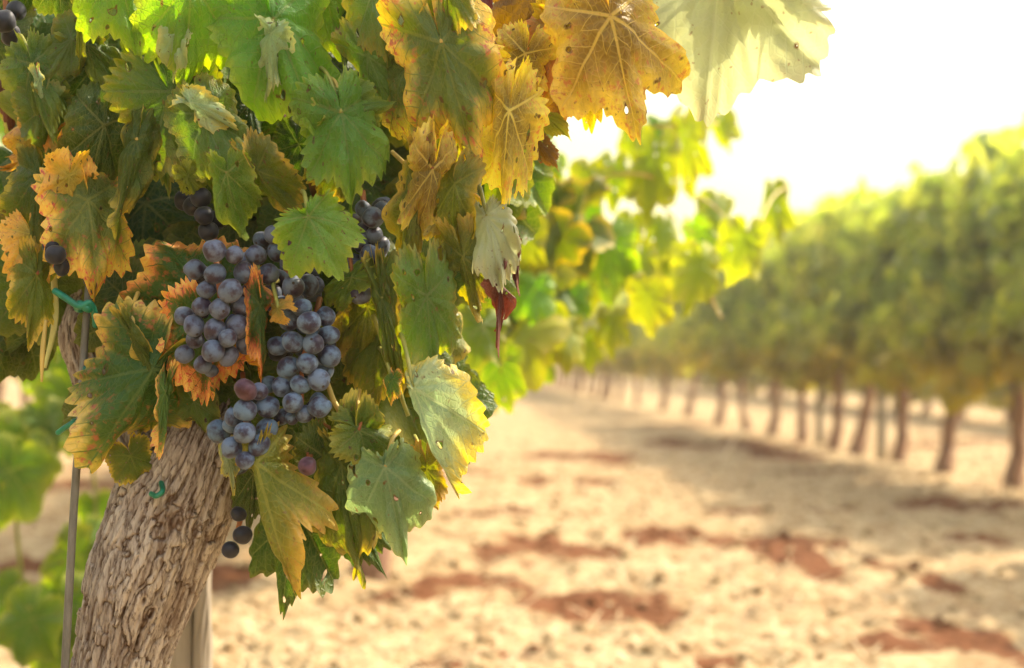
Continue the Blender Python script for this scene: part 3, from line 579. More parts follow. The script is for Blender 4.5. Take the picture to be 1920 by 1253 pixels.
# kind, joint x, y, tip x, y, depth, and how the blade is turned, folded and curled
L_ = [
 # top left, bright greens
 ('bright', 357, -30, 350, 192, .945, N(ws=.66, fp=.35, fn=.15, curl=.1, label='large bright green leaf hanging at the top', pet=(360, -110, 1.0, 'g'))),
 ('bright', 215, -70, 268, 100, .955, N(ws=.72, fp=.2, fn=.1, label='bright yellow green leaf cut by the top edge')),
 ('bright', 513, 36, 605, 250, .950, N(ws=.62, fp=.15, fn=.5, roll=-8, curl=.05, label='bright green leaf with one pale folded lobe', pet=(500, -60, 1.0, 'g'))),
 ('sheen', 508, 62, 490, 190, .942, N(ws=.42, ba=.2, fp=.5, fn=.3, curl=.3, lobe=.1, wave=.08)),
 ('bright', 600, -60, 640, 120, .975, N(ws=.6, fn=.3)),
 ('bright', 640, 210, 672, 392, .940, N(ws=.62, fp=.3, fn=.2, cup=.12, wave=.07, label='crinkled bright green leaf above the grapes', pet=(590, 120, .99, 'g'))),
 ('green', 645, 205, 752, 190, .947, N(ws=.72, fp=.2, fn=.3, curl=.2)),
 ('grey', 318, 172, 415, 356, .975, N(ws=.70, fp=.2, fn=.1, roll=-10, pet=(340, 60, 1.03, 'g'))),
 ('grey', 380, 215, 442, 358, .968, N(ws=.62, fp=.1, fn=.2)),
 ('pale', 356, 192, 462, 262, .955, N(ws=.40, ba=.2, fp=.9, fn=.1, curl=.35, lobe=.3, label='sunlit pale edge of a curled leaf')),
 ('dark', 180, 120, 190, 242, 1.0, N(ws=.66)),
 ('green', 165, 85, 245, 175, .992, N(ws=.42, fp=.3, fn=.3, lobe=.2)),
 ('grey', 80, 205, 80, 303, .985, N(ws=.75, fn=.2)),
 ('grey', 135, 75, 55, 160, .99, N(ws=.6)),
 ('green', 60, 120, 100, 262, .98, N(ws=.50, fp=.4)),
 ('pale', 72, 150, 84, 215, .972, N(ws=.3, fp=.6, fn=.4, lobe=.4)),
 ('dark', 110, -40, 115, 62, .99, N(ws=.7)),
 ('lime', 150, 40, 150, 140, .975, N(ws=.24, fp=.5, fn=.5)),
 ('dark', 60, -30, 40, 40, 1.02, N(ws=.8)),
 ('olive', 255, 262, 203, 440, .965, N(ws=.40, fp=.5, fn=.7, roll=25, lobe=.3, curl=.3, label='narrow olive leaf folded along its middle')),
 ('dark', 195, 235, 155, 395, .985, N(ws=.55, fn=.3)),
 ('orange', 60, 250, 25, 360, 1.0, N(ws=.6, fp=.6, fn=.5, curl=.5, label='curled orange leaf at the left edge')),
 ('orange', 105, 275, 85, 365, .995, N(ws=.55, fp=.5, curl=.5)),
 ('grey', 300, 255, 312, 378, .985, N(ws=.5, fn=.2)),
 ('lime', 352, 330, 380, 382, .975, N(ws=.5)),
 # above and over the grapes
 ('green', 425, 325, 452, 463, .935, N(ws=.50, ba=.5, fp=.15, fn=.3, lobe=.4, label='green leaf hanging over the upper grapes')),
 ('olive', 482, 320, 560, 430, .938, N(ws=.52, fp=.4, fn=.1, lobe=.3)),
 ('dark', 470, 190, 478, 300, 1.0, N(ws=.6)),
 ('dark', 560, 270, 520, 350, 1.01, N(ws=.7)),
 ('olive', 640, 300, 590, 395, .975, N(ws=.6)),
 ('bright', 578, 406, 645, 520, .925, N(ws=.86, fp=.25, fn=.1, curl=.15, lobe=.45, cup=.10, ba=.25, roll=-14, dt=0, label='small round yellow green leaf lying over the grapes', pet=(560, 360, .97, 'g'))),
 ('green', 660, 520, 588, 580, .965, N(ws=.45, fp=.2)),
 # left, autumn
 ('autumn', 165, 375, 190, 570, .985, N(ws=.62, fp=.2, fn=.35, cup=.12, label='ragged yellow and red leaf left of the grapes')),
 ('olive', 75, 330, 60, 465, 1.0, N(ws=.6, fn=.4)),
 ('orange', 60, 440, 85, 545, .995, N(ws=.7)),
 ('olive', 70, 515, 62, 655, .99, N(ws=.48, fp=.2)),
 ('flamegreen', 400, 565, 215, 560, .99, N(ws=.80, dt=0, fp=.05, fn=.05, curl=.05, roll=4, lobe=.25, cup=.05, label='green leaf with an orange border behind the left grapes')),
 ('flame', 385, 600, 384, 757, .968, N(ws=.66, fp=.1, fn=.1, lobe=.2, roll=0, dt=0, label='flame red tipped leaf below the left bunch')),
 ('pink', 288, 692, 162, 880, .966, N(ws=.80, fp=.1, fn=.7, roll=5, dt=0, curl=.1, lobe=.5, label='green leaf with rusty pink toothed edge beside the trunk')),
 ('olive', 248, 628, 312, 748, .958, N(ws=.17, fp=.8, fn=.8, lobe=.1, roll=30)),
 ('pink', 310, 735, 300, 862, .962, N(ws=.24, fp=.6, fn=.5, lobe=.3)),
 ('grey', 365, 752, 372, 828, .985, N(ws=.6, lobe=.1, ta=.02)),
 ('olive', 245, 855, 268, 918, .985, N(ws=.85)),
 ('flame', 488, 572, 497, 724, .938, N(ws=.25, fp=.3, fn=.9, roll=-18, lobe=.5, curl=.1, label='narrow folded leaf with orange teeth between the bunches')),
 ('orange', 520, 578, 484, 566, .935, N(ws=.5, fp=.5)),
 ('pale', 432, 862, 440, 936, .955, N(ws=.36, fp=.3, fn=.3, lobe=1.2)),
 # bottom
 ('yellow', 480, 868, 552, 1125, .935, N(ws=.60, fp=1.4, fn=.08, roll=4, lobe=1.1, curl=.05, ba=.25, dt=0, label='large yellow olive leaf hanging lowest in front', pet=(470, 800, .99, 'g'))),
 ('dark', 560, 960, 520, 1165, .99, N(ws=.55, fn=.3)),
 ('dark', 612, 860, 600, 1010, .975, N(ws=.5)),
 ('olive', 640, 870, 676, 1108, .955, N(ws=.40, ba=.4, fp=.3, fn=.3, lobe=.3, label='long olive leaf with yellow rim hanging below')),
 ('dark', 650, 960, 725, 1078, .98, N(ws=.5)),
 ('sage', 722, 876, 764, 1068, .938, N(ws=.66, ba=.25, fp=.35, fn=.25, cup=.2, roll=0, dt=0, lobe=.8, wave=.08, label='grey green crinkled leaf at the lower right')),
 ('yellow', 800, 880, 815, 975, .965, N(ws=.4)),
 ('green', 674, 806, 758, 850, .950, N(ws=.72, fp=.1, fn=.5, lobe=.2, curl=.1)),
 ('olive', 674, 806, 684, 942, .958, N(ws=.36, fp=.2, fn=.6, lobe=.3)),
 ('pale', 774, 726, 852, 944, .935, N(ws=.60, fp=1.5, fn=.1, roll=6, curl=.1, lobe=.3, ba=.02, dt=.0, label='pale sunlit leaf with yellow toothed rim at the right', pet=(750, 620, .97, 'g'))),
 ('grey', 800, 555, 818, 750, .955, N(ws=.42, fp=.15, fn=.2, lobe=.6, label='dusty green leaf with a yellow lower rim')),
 ('yellow', 868, 480, 905, 628, .958, N(ws=.46, fp=.3, fn=.3)),
 ('dark', 860, 495, 770, 575, .968, N(ws=.42, fp=.3, fn=.3)),
 ('yellow', 775, 350, 746, 546, .958, N(ws=.26, fp=.3, fn=.5, lobe=.3)),
 ('gold', 812, 318, 782, 500, .945, N(ws=.36, fp=.3, fn=.5, roll=-15)),
 ('yellow', 852, 345, 832, 495, .955, N(ws=.42)),
 ('veiled', 912, 405, 938, 542, .960, N(ws=.50, lobe=.0, fp=.2, ba=.3, roll=0)),
 ('red', 938, 528, 936, 672, .965, N(ws=.17, fp=.6, fn=.6, curl=.2, wave=.12, ba=.4, roll=0, label='shrivelled dark red leaf')),
 ('red', 966, 478, 968, 562, .98, N(ws=.16, fp=.5, fn=.5)),
 ('grey', 722, 515, 712, 616, .965, N(ws=.34)),
 ('olive', 716, 560, 758, 772, .962, N(ws=.17, fp=.4, fn=.6, lobe=.2)),
 ('yellow', 690, 575, 648, 735, .99, N(ws=.45)),
 ('olive', 720, 610, 690, 790, .995, N(ws=.5)),
 ('pink', 735, 712, 728, 760, .96, N(ws=.5)),
 ('green', 555, 790, 610, 858, .985, N(ws=.5)),
 ('dark', 520, 770, 545, 862, 1.0, N(ws=.7)),
 # upper right, gold
 ('gold', 955, 208, 930, 414, .955, N(ws=.46, fp=.35, fn=.3, lobe=.5, wave=.07, label='golden brown leaf hanging right of the centre')),
 ('gold', 1145, 30, 1200, 262, .950, N(ws=.74, fp=.12, fn=.40, roll=-6, curl=.0, lobe=.8, label='large golden leaf seen from below against the light', pet=(1138, -60, .97))),
 ('veiled', 1350, -70, 1322, 228, .990, N(ws=.90, fp=.1, fn=.0, lobe=.5, roll=0, ba=.9, label='pale grey green leaf against the bright sky')),
 ('veiled', 1415, -90, 1480, 60, 1.0, N(ws=.5)),
 ('lime', 1300, -60, 1300, 80, 1.03, N(ws=.8)),
 ('olive', 1255, -70, 1275, 70, 1.02, N(ws=.9)),
 ('gold', 1090, 60, 1100, 250, .985, N(ws=.6)),
 ('orange', 1030, 60, 1010, 190, .99, N(ws=.6, curl=.4)),
 ('dark', 475, 888, 466, 1015, 1.0, N(ws=.42)),
 ('gold', 985, 100, 950, 210, .975, N(ws=.7)),
 ('autumn', 760, 130, 790, 290, .968, N(ws=.6)),
 ('bright', 440, -40, 470, 90, .968, N(ws=.7)),
 ('orange', 130, 330, 120, 430, .978, N(ws=.6, curl=.5)),
 ('sheen', 330, 60, 310, 150, .952, N(ws=.4, curl=.4)),
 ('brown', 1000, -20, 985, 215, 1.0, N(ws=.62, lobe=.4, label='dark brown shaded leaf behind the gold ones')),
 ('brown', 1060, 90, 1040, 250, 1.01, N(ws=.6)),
 ('orange', 1062, -40, 1052, 92, .975, N(ws=.42, fp=.3, fn=.6, curl=.3, lobe=1.3)),
 ('red', 905, -30, 885, 30, .99, N(ws=.5)),
 ('autumn', 828, 80, 900, 334, .945, N(ws=.54, fp=.1, fn=.2, roll=-5, curl=.08, lobe=.9, label='large yellow and red blotched leaf above the right grapes', pet=(780, -20, .99))),
 ('autumn', 815, 90, 955, 105, .962, N(ws=.6)),
 ('olive', 838, -40, 845, 104, .940, N(ws=.46, lobe=1.1)),
 ('grey', 700, -20, 742, 108, .962, N(ws=.55, lobe=.3)),
 ('grey', 690, 105, 765, 275, .972, N(ws=.46, fn=.2)),
 ('dark', 660, -20, 645, 115, .985, N(ws=.6)),
 ('tan' if 'tan' in LM else 'gold', 830, 330, 905, 380, .985, N(ws=.5)),
 ('brown', 1010, 270, 1045, 320, .99, N(ws=.5)),
 ('lime', 1015, 210, 1075, 260, 1.0, N(ws=.4)),
 ('red', 25, 120, 15, 240, 1.08, N(ws=.5)),
]
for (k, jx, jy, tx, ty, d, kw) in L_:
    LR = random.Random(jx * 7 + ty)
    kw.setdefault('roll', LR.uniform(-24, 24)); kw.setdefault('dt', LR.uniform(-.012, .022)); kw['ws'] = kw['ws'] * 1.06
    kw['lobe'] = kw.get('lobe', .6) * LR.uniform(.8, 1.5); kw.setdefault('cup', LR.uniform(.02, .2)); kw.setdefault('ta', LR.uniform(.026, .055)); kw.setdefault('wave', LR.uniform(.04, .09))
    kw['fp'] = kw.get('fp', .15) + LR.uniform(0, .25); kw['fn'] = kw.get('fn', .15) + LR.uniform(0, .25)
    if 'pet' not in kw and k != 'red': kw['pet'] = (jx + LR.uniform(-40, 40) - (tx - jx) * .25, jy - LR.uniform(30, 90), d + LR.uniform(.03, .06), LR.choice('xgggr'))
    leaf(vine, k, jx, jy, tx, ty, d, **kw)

# the mass of shaded leaves behind and above those in front
def mass_spots(n, seed):
    rs = np.random.default_rng(seed); out = []
    while len(out) < n:
        x, y = rs.uniform(-60, 960), rs.uniform(-40, 800)
        lim = 960 - 0.42 * max(0, y - 350)
        if x > lim or (x < 240 and y > 600) or (x < 480 and y > 720): continue
        d = rs.uniform(1.045, 1.22) if y < 500 else rs.uniform(1.03, 1.14)
        p = P(x, y, d)
        out.append((p, rs.uniform(.05, .085), (rs.normal() * .5, rs.normal() * .3, -1), (rs.normal() * .6, -1, .5 + rs.normal() * .3)))
    return out
def over_spots(n, seed):
    rs = np.random.default_rng(seed); out = []
    for _ in range(n):
        p = Vector((rs.uniform(-.55, .36), rs.uniform(1.02, 1.7), rs.uniform(.95, 1.5)))
        out.append((p, rs.uniform(.06, .095), (rs.normal() * .6, rs.normal() * .4, -1), (rs.normal(), rs.normal(), .5)))
    return out
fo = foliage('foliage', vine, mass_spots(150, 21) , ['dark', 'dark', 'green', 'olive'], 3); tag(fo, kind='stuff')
fo2 = foliage('crown', vine, over_spots(48, 22), ['green', 'bright', 'lime', 'olive'], 5); tag(fo2, kind='stuff')

# ------------------------------------------------------------------ grapes
import bmesh
def berry_mesh(name, mat, var=0):
    bm = bmesh.new(); bmesh.ops.create_uvsphere(bm, u_segments=28, v_segments=18, radius=1.0)
    for v in bm.verts:
        c = v.co.copy(); q = float(vnoise(c.x * 1.3 + var * 9, c.y * 1.3, c.z * 1.3 + var)) - .5
        v.co = c * (1 + .16 * q); v.co.z *= (1.06, 1.12, 1.0)[var]; v.co.x *= (1.0, .96, 1.04)[var]
    me = bpy.data.meshes.new(name); bm.to_mesh(me); bm.free(); me.materials.append(mat)
    me.polygons.foreach_set("use_smooth", np.ones(len(me.polygons), dtype=bool)); return me
BM = {}; BV = [0]
def berry(mat, r):
    k = (mat.name, round(r, 4), BV[0] % 3); BV[0] += 1
    if k not in BM:
        me = berry_mesh('grape', mat, k[2]); me.transform(Matrix.Scale(k[1], 4)); BM[k] = me
    return BM[k]
def Z4(l): return [(300 + x * .4228, 370 + y * .4228, r * .4228) for x, y, r in l]
def bunch(label, grapes, base, stem_top, seed, mat, odd={}, fill=18, bulge=.02, group='bunches of blue grapes'):
    rs = np.random.default_rng(seed)
    cx = np.mean([g[0] for g in grapes]); cy = np.mean([g[1] for g in grapes]); sx = max(30, np.std([g[0] for g in grapes]) * 1.7)
    pts = []
    for i, (x, y, r) in enumerate(grapes):
        d = base - bulge + bulge * min(1.5, ((x - cx) / sx) ** 2) + (20 - r) * .0012 + rs.normal() * .002
        pts.append([P(x, y, d), M_(r, d) * .985, odd.get(i, mat)])
    for _ in range(fill):
        g = grapes[rs.integers(len(grapes))]
        d = base + .018 + rs.random() * .012
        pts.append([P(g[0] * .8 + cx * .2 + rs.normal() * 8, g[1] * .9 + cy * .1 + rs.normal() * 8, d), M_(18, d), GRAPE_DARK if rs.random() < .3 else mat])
    for it in range(30):                                            # settle: berries touch, they do not pass through each other
        for i in range(len(pts)):
            for j in range(i):
                v = pts[i][0] - pts[j][0]; mn = (pts[i][1] + pts[j][1]) * .94
                if v.length < mn:
                    k = i if (pts[i][0] - CO).length > (pts[j][0] - CO).length else j
                    ray = (pts[k][0] - CO).normalized(); pts[k][0] = pts[k][0] + ray * min(.004, (mn - v.length) * .7 + .0004)
    top = P(*stem_top); root = thing('grape_bunch', label, 'bunch of grapes', top, group)
    low = P(cx, max(g[1] for g in grapes) - 25, base + .012); mid = P(cx, cy, base + .016)
    st = tube('stem', [top - top, (P((stem_top[0] + cx) / 2, (stem_top[1] + cy) / 2, base + .02) - top), mid - top, low - top], [.0022, .002, .0017, .001], PETIOLE_RED, None, 8, 20); st.parent = root
    for p, r, m in pts:
        o = bpy.data.objects.new('grape', berry(m, round(r * 2000) / 2000)); o.location = p - top
        o.rotation_euler = (rs.normal() * .9 - .5, rs.normal() * .9, rs.random() * 6.28); COL.objects.link(o); o.parent = root
        v = (low - p); a = p + v.normalized() * r * .9
    return root
GL = Z4([(155, 320, 48), (245, 340, 45), (240, 235, 50), (330, 255, 42), (425, 258, 48), (372, 335, 47), (205, 410, 40), (310, 415, 55), (405, 415, 47), (185, 485, 45), (265, 495, 48), (360, 485, 45), (108, 528, 42), (152, 570, 47), (242, 590, 50), (345, 575, 55), (398, 555, 40), (235, 685, 50), (110, 695, 44), (305, 705, 44), (385, 650, 47), (190, 742, 42), (228, 770, 32), (155, 630, 40), (300, 625, 40), (440, 490, 30)])
GU = Z4([(505, 165, 45), (580, 190, 42), (520, 245, 45), (485, 340, 48), (528, 362, 42), (495, 425, 42), (590, 395, 52), (575, 280, 45), (660, 390, 45), (540, 520, 45), (540, 475, 40), (600, 455, 36), (690, 390, 38), (450, 190, 40)])
GR = Z4([(570, 545, 45), (660, 555, 50), (735, 530, 42), (630, 490, 40), (590, 640, 47), (680, 650, 49), (750, 610, 45), (750, 705, 50), (520, 660, 44), (570, 755, 52), (655, 735, 46), (705, 810, 50), (620, 830, 42), (540, 840, 48), (485, 830, 40), (590, 910, 46), (640, 960, 40), (708, 930, 50), (540, 975, 36), (585, 980, 32), (733, 770, 40)])
GB = Z4([(380, 855, 50), (438, 860, 42), (378, 945, 50), (478, 930, 52), (475, 1030, 50), (375, 1045, 48), (260, 1040, 50), (325, 975, 40), (318, 1110, 48), (440, 1100, 48), (378, 1165, 42), (315, 1010, 38)])
GF = Z4([(945, 90, 50), (905, 55, 40), (975, 215, 45), (935, 260, 50), (910, 150, 42), (865, 320, 42), (925, 360, 38), (885, 425, 54), (895, 205, 42), (985, 50, 36), (860, 110, 40), (950, 165, 40)])
GT = Z4([(215, 150, 45), (150, 40, 50), (195, 80, 42), (110, 15, 48), (255, 100, 40), (180, 0, 45)])
bunch('blue grape bunch hanging foremost, over the flame edged leaf', GL, .952, (400, 430, 1.0), 1, GRAPE_PURPLE)
bunch('dark upper grape bunch half covered by the small round leaf', GU, .972, (560, 400, 1.02), 2, GRAPE_PURPLE)
bunch('dusty blue grape bunch right of the narrow folded leaf', GR, .958, (600, 560, 1.0), 3, GRAPE)
bunch('lowest grape bunch ending just above the trunk, with one reddish grape', GB, .950, (462, 720, .99), 4, GRAPE, odd={0: GRAPE_RED, 1: GRAPE_PURPLE}, fill=5)
bunch('small shaded grape bunch behind the round leaf on the right', GF, .995, (680, 360, 1.04), 5, GRAPE_PURPLE)
bunch('dark grapes in deep shade at the top of the foremost bunch', GT, 1.005, (370, 340, 1.04), 6, GRAPE_DARK, fill=2)
bunch('dark grapes hanging beside the trunk behind the yellow leaf', [(455, 1003, 18), (432, 1031, 16), (447, 964, 14)], .992, (462, 930, 1.02), 7, GRAPE_DARK, fill=0)
bunch('single dark red grape above the yellow olive leaf', [(577, 874, 17)], .955, (590, 820, .99), 8, GRAPE_RED, fill=0)
bunch('dark grapes between orange leaves at the left', [(104, 478, 20), (117, 500, 16), (95, 462, 17)], 1.0, (110, 420, 1.04), 9, GRAPE_DARK, fill=0)
bunch('dark grapes at the top left corner of the vine', [(8, 40, 22), (20, 65, 19), (-15, 25, 20), (30, 20, 18)], 1.03, (10, -40, 1.06), 10, GRAPE_DARK, fill=0)

# ------------------------------------------------------------------ stake, post, ties
def stake():
    top = [P(172, 470, 1.0), P(160, 620, .995), P(152, 760, .99), P(138, 960, .985), P(122, 1253, .985)]
    low = P(75, 2350, .99); low.z = 0.0
    root = tube('vine_stake', top + [P(100, 1700, .985), low], [.0024, .0026, .0028, .0028, .0029, .003, .003], STAKE, None, 10, 60)
    return tag(root, 'thin grey metal stake standing left of the trunk', 'stake')
stake()
def box_post(name, px0, px1, ytop, d, label):
    a, b_ = P(px0, 1150, d), P(px1, 1150, d); x0, x1 = a.x, b_.x; y0 = a.y; zt = P(px0, ytop, d).z
    bm = bmesh.new(); wdt = x1 - x0
    segs = 8; prof = []
    for cx, cy, s in ((x0, y0, 1),):
        pass
    # rounded square section with a long drying crack on the face
    sec = []
    r = wdt * .16
    for (ccx, ccy, a0) in ((x1 - r, y0 + r, -90), (x1 - r, y0 + wdt - r, 0), (x0 + r, y0 + wdt - r, 90), (x0 + r, y0 + r, 180)):
        for k in range(5):
            t = math.radians(a0 + 22.5 * k); sec.append((ccx + r * math.cos(t), ccy + r * math.sin(t)))
    xm = x0 + wdt * .60; cr = wdt * .03
    i0 = len(sec); sec += [(xm - cr, y0), (xm, y0 + wdt * .12), (xm + cr, y0)]
    zs = np.linspace(-.1, zt, 24); rows = []
    for j, z in enumerate(zs):
        rows.append([bm.verts.new((x + .0012 * math.sin(j * 1.3 + i), y + .001 * math.cos(j * 2.1 + i * 3), z)) for i, (x, y) in enumerate(sec)])
    n = len(sec)
    for j in range(len(zs) - 1):
        for i in range(n): bm.faces.new((rows[j][i], rows[j][(i + 1) % n], rows[j + 1][(i + 1) % n], rows[j + 1][i]))
    bm.faces.new(rows[-1]); 
    me = bpy.data.meshes.new(name); bm.to_mesh(me); bm.free(); me.materials.append(WOOD_GREY)
    return tag(obj(name, me), label, 'post')
box_post('wooden_post', 318, 388, 905, 1.35, 'weathered grey wooden post with a drying crack behind the trunk')
def tie(label, pts, r=.0021, loop=None):
    root_p = P(*pts[len(pts) // 2]); o = thing('plant_tie', label, 'plant tie', root_p, 'green plastic plant ties')
    s = tube('strap', [P(*p) - root_p for p in pts], [r] * len(pts), TIE, None, 8, 30); s.parent = o
    if loop:
        cx, cy, d, rx = loop; ring = [P(cx + rx * math.cos(a), cy + 5 * math.sin(a * 2) , d - .006 * math.sin(a)) - root_p for a in np.linspace(0, 6.1, 14)]
        k = tube('knot', ring, [r * 1.15] * len(ring), TIE, None, 8, 40); k.parent = o
    return o
tie('green tie knotted round the stake beside the old arm', [(102, 545, .985), (125, 560, .98), (150, 575, .978), (168, 568, .98), (178, 590, .985), (180, 612, .99)], .0024, (158, 575, .985, 13))
tie('green tie end crossing the stake below the rust edged leaf', [(108, 812, .985), (125, 800, .98), (142, 792, .98), (160, 800, .99)], .0019, (146, 795, .986, 9))
tie('green tie scrap on the trunk under the leaves', [(283, 926, .985), (294, 930, .98), (305, 920, .982), (302, 905, .99)], .0019)
tie('dark green tie loop low on the old arm', [(160, 690, .99), (166, 702, .985), (172, 700, .985), (174, 685, .99)], .0022)

# ------------------------------------------------------------------ second vine of the row, out of focus to the right
v2 = thing('grape_vine', 'blurred yellow green grape vine right behind the near one', 'grape vine', (-.49, 2.25, 0))
def far_trunk(h, lean, bend, r, seed):
    rs = np.random.default_rng(seed); pts = []; rd = []
    for i, t in enumerate(np.linspace(0, 1, 9)):
        pts.append(Vector((lean[0] * t + bend * math.sin(t * 3.1) + rs.normal() * .006, lean[1] * t + rs.normal() * .006, -.06 + (h + .06) * t)))
        rd.append(r * (1.45 - .55 * t if t < .2 else 1.1 - .2 * t + (.25 if t > .9 else 0)) * (1 + rs.normal() * .06))
    return pts, rd
pts, rd = far_trunk(.62, (.06, .05), .03, .036, 4)
t2 = tube('trunk', [p + Vector((-.49, 2.25, 0)) for p in pts], rd, BARK_FAR, v2, 12, 30)
B_ = [('lime', 1225, 290, 1205, 428, 2.25, .5), ('lime', 1285, 248, 1288, 376, 2.3, .42), ('lime', 1180, 258, 1185, 325, 2.35, .5), ('bright', 1225, 235, 1270, 262, 2.3, .6),
 ('lime', 1345, 388, 1340, 470, 2.45, .6), ('lime', 1395, 448, 1372, 548, 2.25, .62), ('lime', 1310, 495, 1296, 604, 2.2, .60), ('lime', 1245, 428, 1240, 505, 2.3, .6),
 ('lime', 1450, 370, 1455, 458, 2.55, .45), ('lime', 1352, 228, 1362, 285, 2.6, .6), ('olive', 1050, 390, 1040, 540, 2.1, .48), ('olive', 1030, 440, 1015, 540, 2.05, .45), ('bright', 1140, 448, 1135, 570, 2.2, .58),
 ('lime', 1150, 320, 1150, 404, 2.3, .5), ('bright', 1075, 558, 1072, 632, 2.15, .7), ('lime', 1215, 552, 1215, 645, 2.1, .62), ('lime', 1200, 485, 1203, 578, 2.2, .45), ('lime', 1145, 598, 1140, 672, 2.15, .6),
 ('yellow', 1050, 360, 990, 388, 2.1, .5), ('lime', 1100, 330, 1085, 410, 2.25, .6), ('bright', 1095, 400, 1110, 480, 2.35, .6), ('lime', 1060, 620, 1070, 700, 2.1, .7), ('bright', 1300, 430, 1320, 500, 2.4, .6),
 ('green', 905, 610, 890, 710, 1.7, .7), ('green', 935, 680, 940, 785, 1.75, .62), ('dark', 900, 690, 895, 780, 1.8, .7), ('green', 880, 620, 870, 690, 1.75, .6), ('bright', 1000, 540, 990, 620, 2.0, .6), ('lime', 1040, 540, 1030, 640, 2.1, .6),
 ('lime', 1110, 500, 1100, 600, 2.3, .6), ('lime', 1000, 600, 1010, 690, 2.1, .7), ('lime', 985, 440, 975, 540, 2.0, .5), ('lime', 1260, 500, 1262, 570, 2.35, .6), ('bright', 1020, 280, 1060, 340, 2.2, .6), ('lime', 985, 300, 1010, 370, 2.15, .6), ('lime', 960, 640, 965, 720, 2.05, .7), ('lime', 1335, 470, 1330, 520, 2.4, .6),
 ('lime', 1180, 420, 1170, 480, 2.35, .6), ('yellow', 1120, 350, 1060, 372, 2.2, .4), ('lime', 1095, 640, 1100, 705, 2.3, .6)]
for (k, jx, jy, tx, ty, d, ws) in B_:
    leaf(v2, k, jx, jy, tx, ty, d, dt=random.uniform(-.03, .03), roll=random.uniform(-30, 30), ws=ws * 1.1, fp=random.uniform(0, .4), fn=random.uniform(0, .4), lobe=.8, ba=.7, cup=.15, nA=120, nR=8)
for pp in ([(1180, 240, 2.35), (1260, 236, 2.3), (1345, 232, 2.5)], [(1130, 330, 2.3), (1215, 330, 2.25), (1330, 380, 2.4), (1400, 445, 2.28), (1450, 368, 2.5), (1480, 350, 2.55)], [(1330, 520, 2.25), (1335, 560, 2.24), (1352, 596, 2.22)], [(960, 420, 2.1), (1060, 380, 2.2), (1150, 318, 2.3), (1300, 440, 2.3)]):
    tube('cane', [P(*p) for p in pp], [.003, .0028] + [.0018] * (len(pp) - 2), PETIOLE, v2, 8, 24)
rs_ = np.random.default_rng(77); sp_ = []
while len(sp_) < 150:
    p = Vector((rs_.uniform(-.62, .16), rs_.uniform(1.75, 2.7), rs_.uniform(.60, 1.55)))
    sp_.append((p, rs_.uniform(.06, .10), (rs_.normal() * .5, rs_.normal() * .4, -1), (rs_.normal(), -1 + rs_.normal() * .5, .4)))
sp2_ = []
for _ in range(90):
    x_, y_ = rs_.uniform(850, 1110), rs_.uniform(420, 735)
    if x_ > 1110 - (y_ - 420) * .50: continue
    sp2_.append((P(x_, y_, rs_.uniform(2.05, 2.6)), rs_.uniform(.05, .085), (rs_.normal() * .5, rs_.normal() * .4, -1), (rs_.normal(), -1 + rs_.normal() * .5, .4)))
fo4 = foliage('undergrowth', v2, sp2_, ['green', 'olive', 'green', 'lime', 'dark'], 10, 60, 3); tag(fo4, kind='stuff')
fo3 = foliage('foliage', v2, sp_, ['lime', 'bright', 'green', 'olive'], 9, 60, 3); tag(fo3, kind='stuff')

# low shoots behind the trunk at the left
sh = thing('vine_shoot', 'low blurred green vine shoot left of the trunk', 'vine shoot', P(40, 1500, 1.9)); sh.location.z = 0
for (k, jx, jy, tx, ty, d) in [('green', 90, 790, 110, 880, 1.75), ('green', 40, 830, 20, 960, 1.75), ('green', 130, 745, 140, 860, 1.8), ('green', 20, 880, -20, 1010, 1.7), ('green', 60, 850, 85, 930, 1.72),
    ('green', 150, 1045, 80, 1140, 1.75), ('green', 120, 1130, 150, 1240, 1.7), ('green', 60, 1160, 20, 1270, 1.65), ('green', 165, 1010, 200, 1090, 1.8), ('green', 20, 1110, -30, 1170, 1.7), ('green', 100, 1200, 70, 1300, 1.7), ('green', 180, 960, 190, 1040, 1.85), ('green', 100, 680, 90, 780, 1.85), ('green', 10, 800, -20, 880, 1.8)]:
    leaf(sh, k, jx, jy, tx, ty, d * 1.3, roll=random.uniform(-25, 25), ws=.75, lobe=.7, nA=92, nR=6)
for pp in ([(40, 1600, 1.9), (60, 1250, 1.75), (140, 1060, 1.76), (180, 950, 1.85), (150, 740, 1.85)], [(60, 1250, 1.76), (30, 950, 1.76), (60, 830, 1.77), (110, 700, 1.86)], [(75, 2350, 1.9), (40, 1600, 1.9)]):
    tube('stem', [P(p[0], p[1], p[2] * 1.3) for p in pp], [.004] + [.003] * (len(pp) - 1), PETIOLE_GREEN, sh, 8, 24)

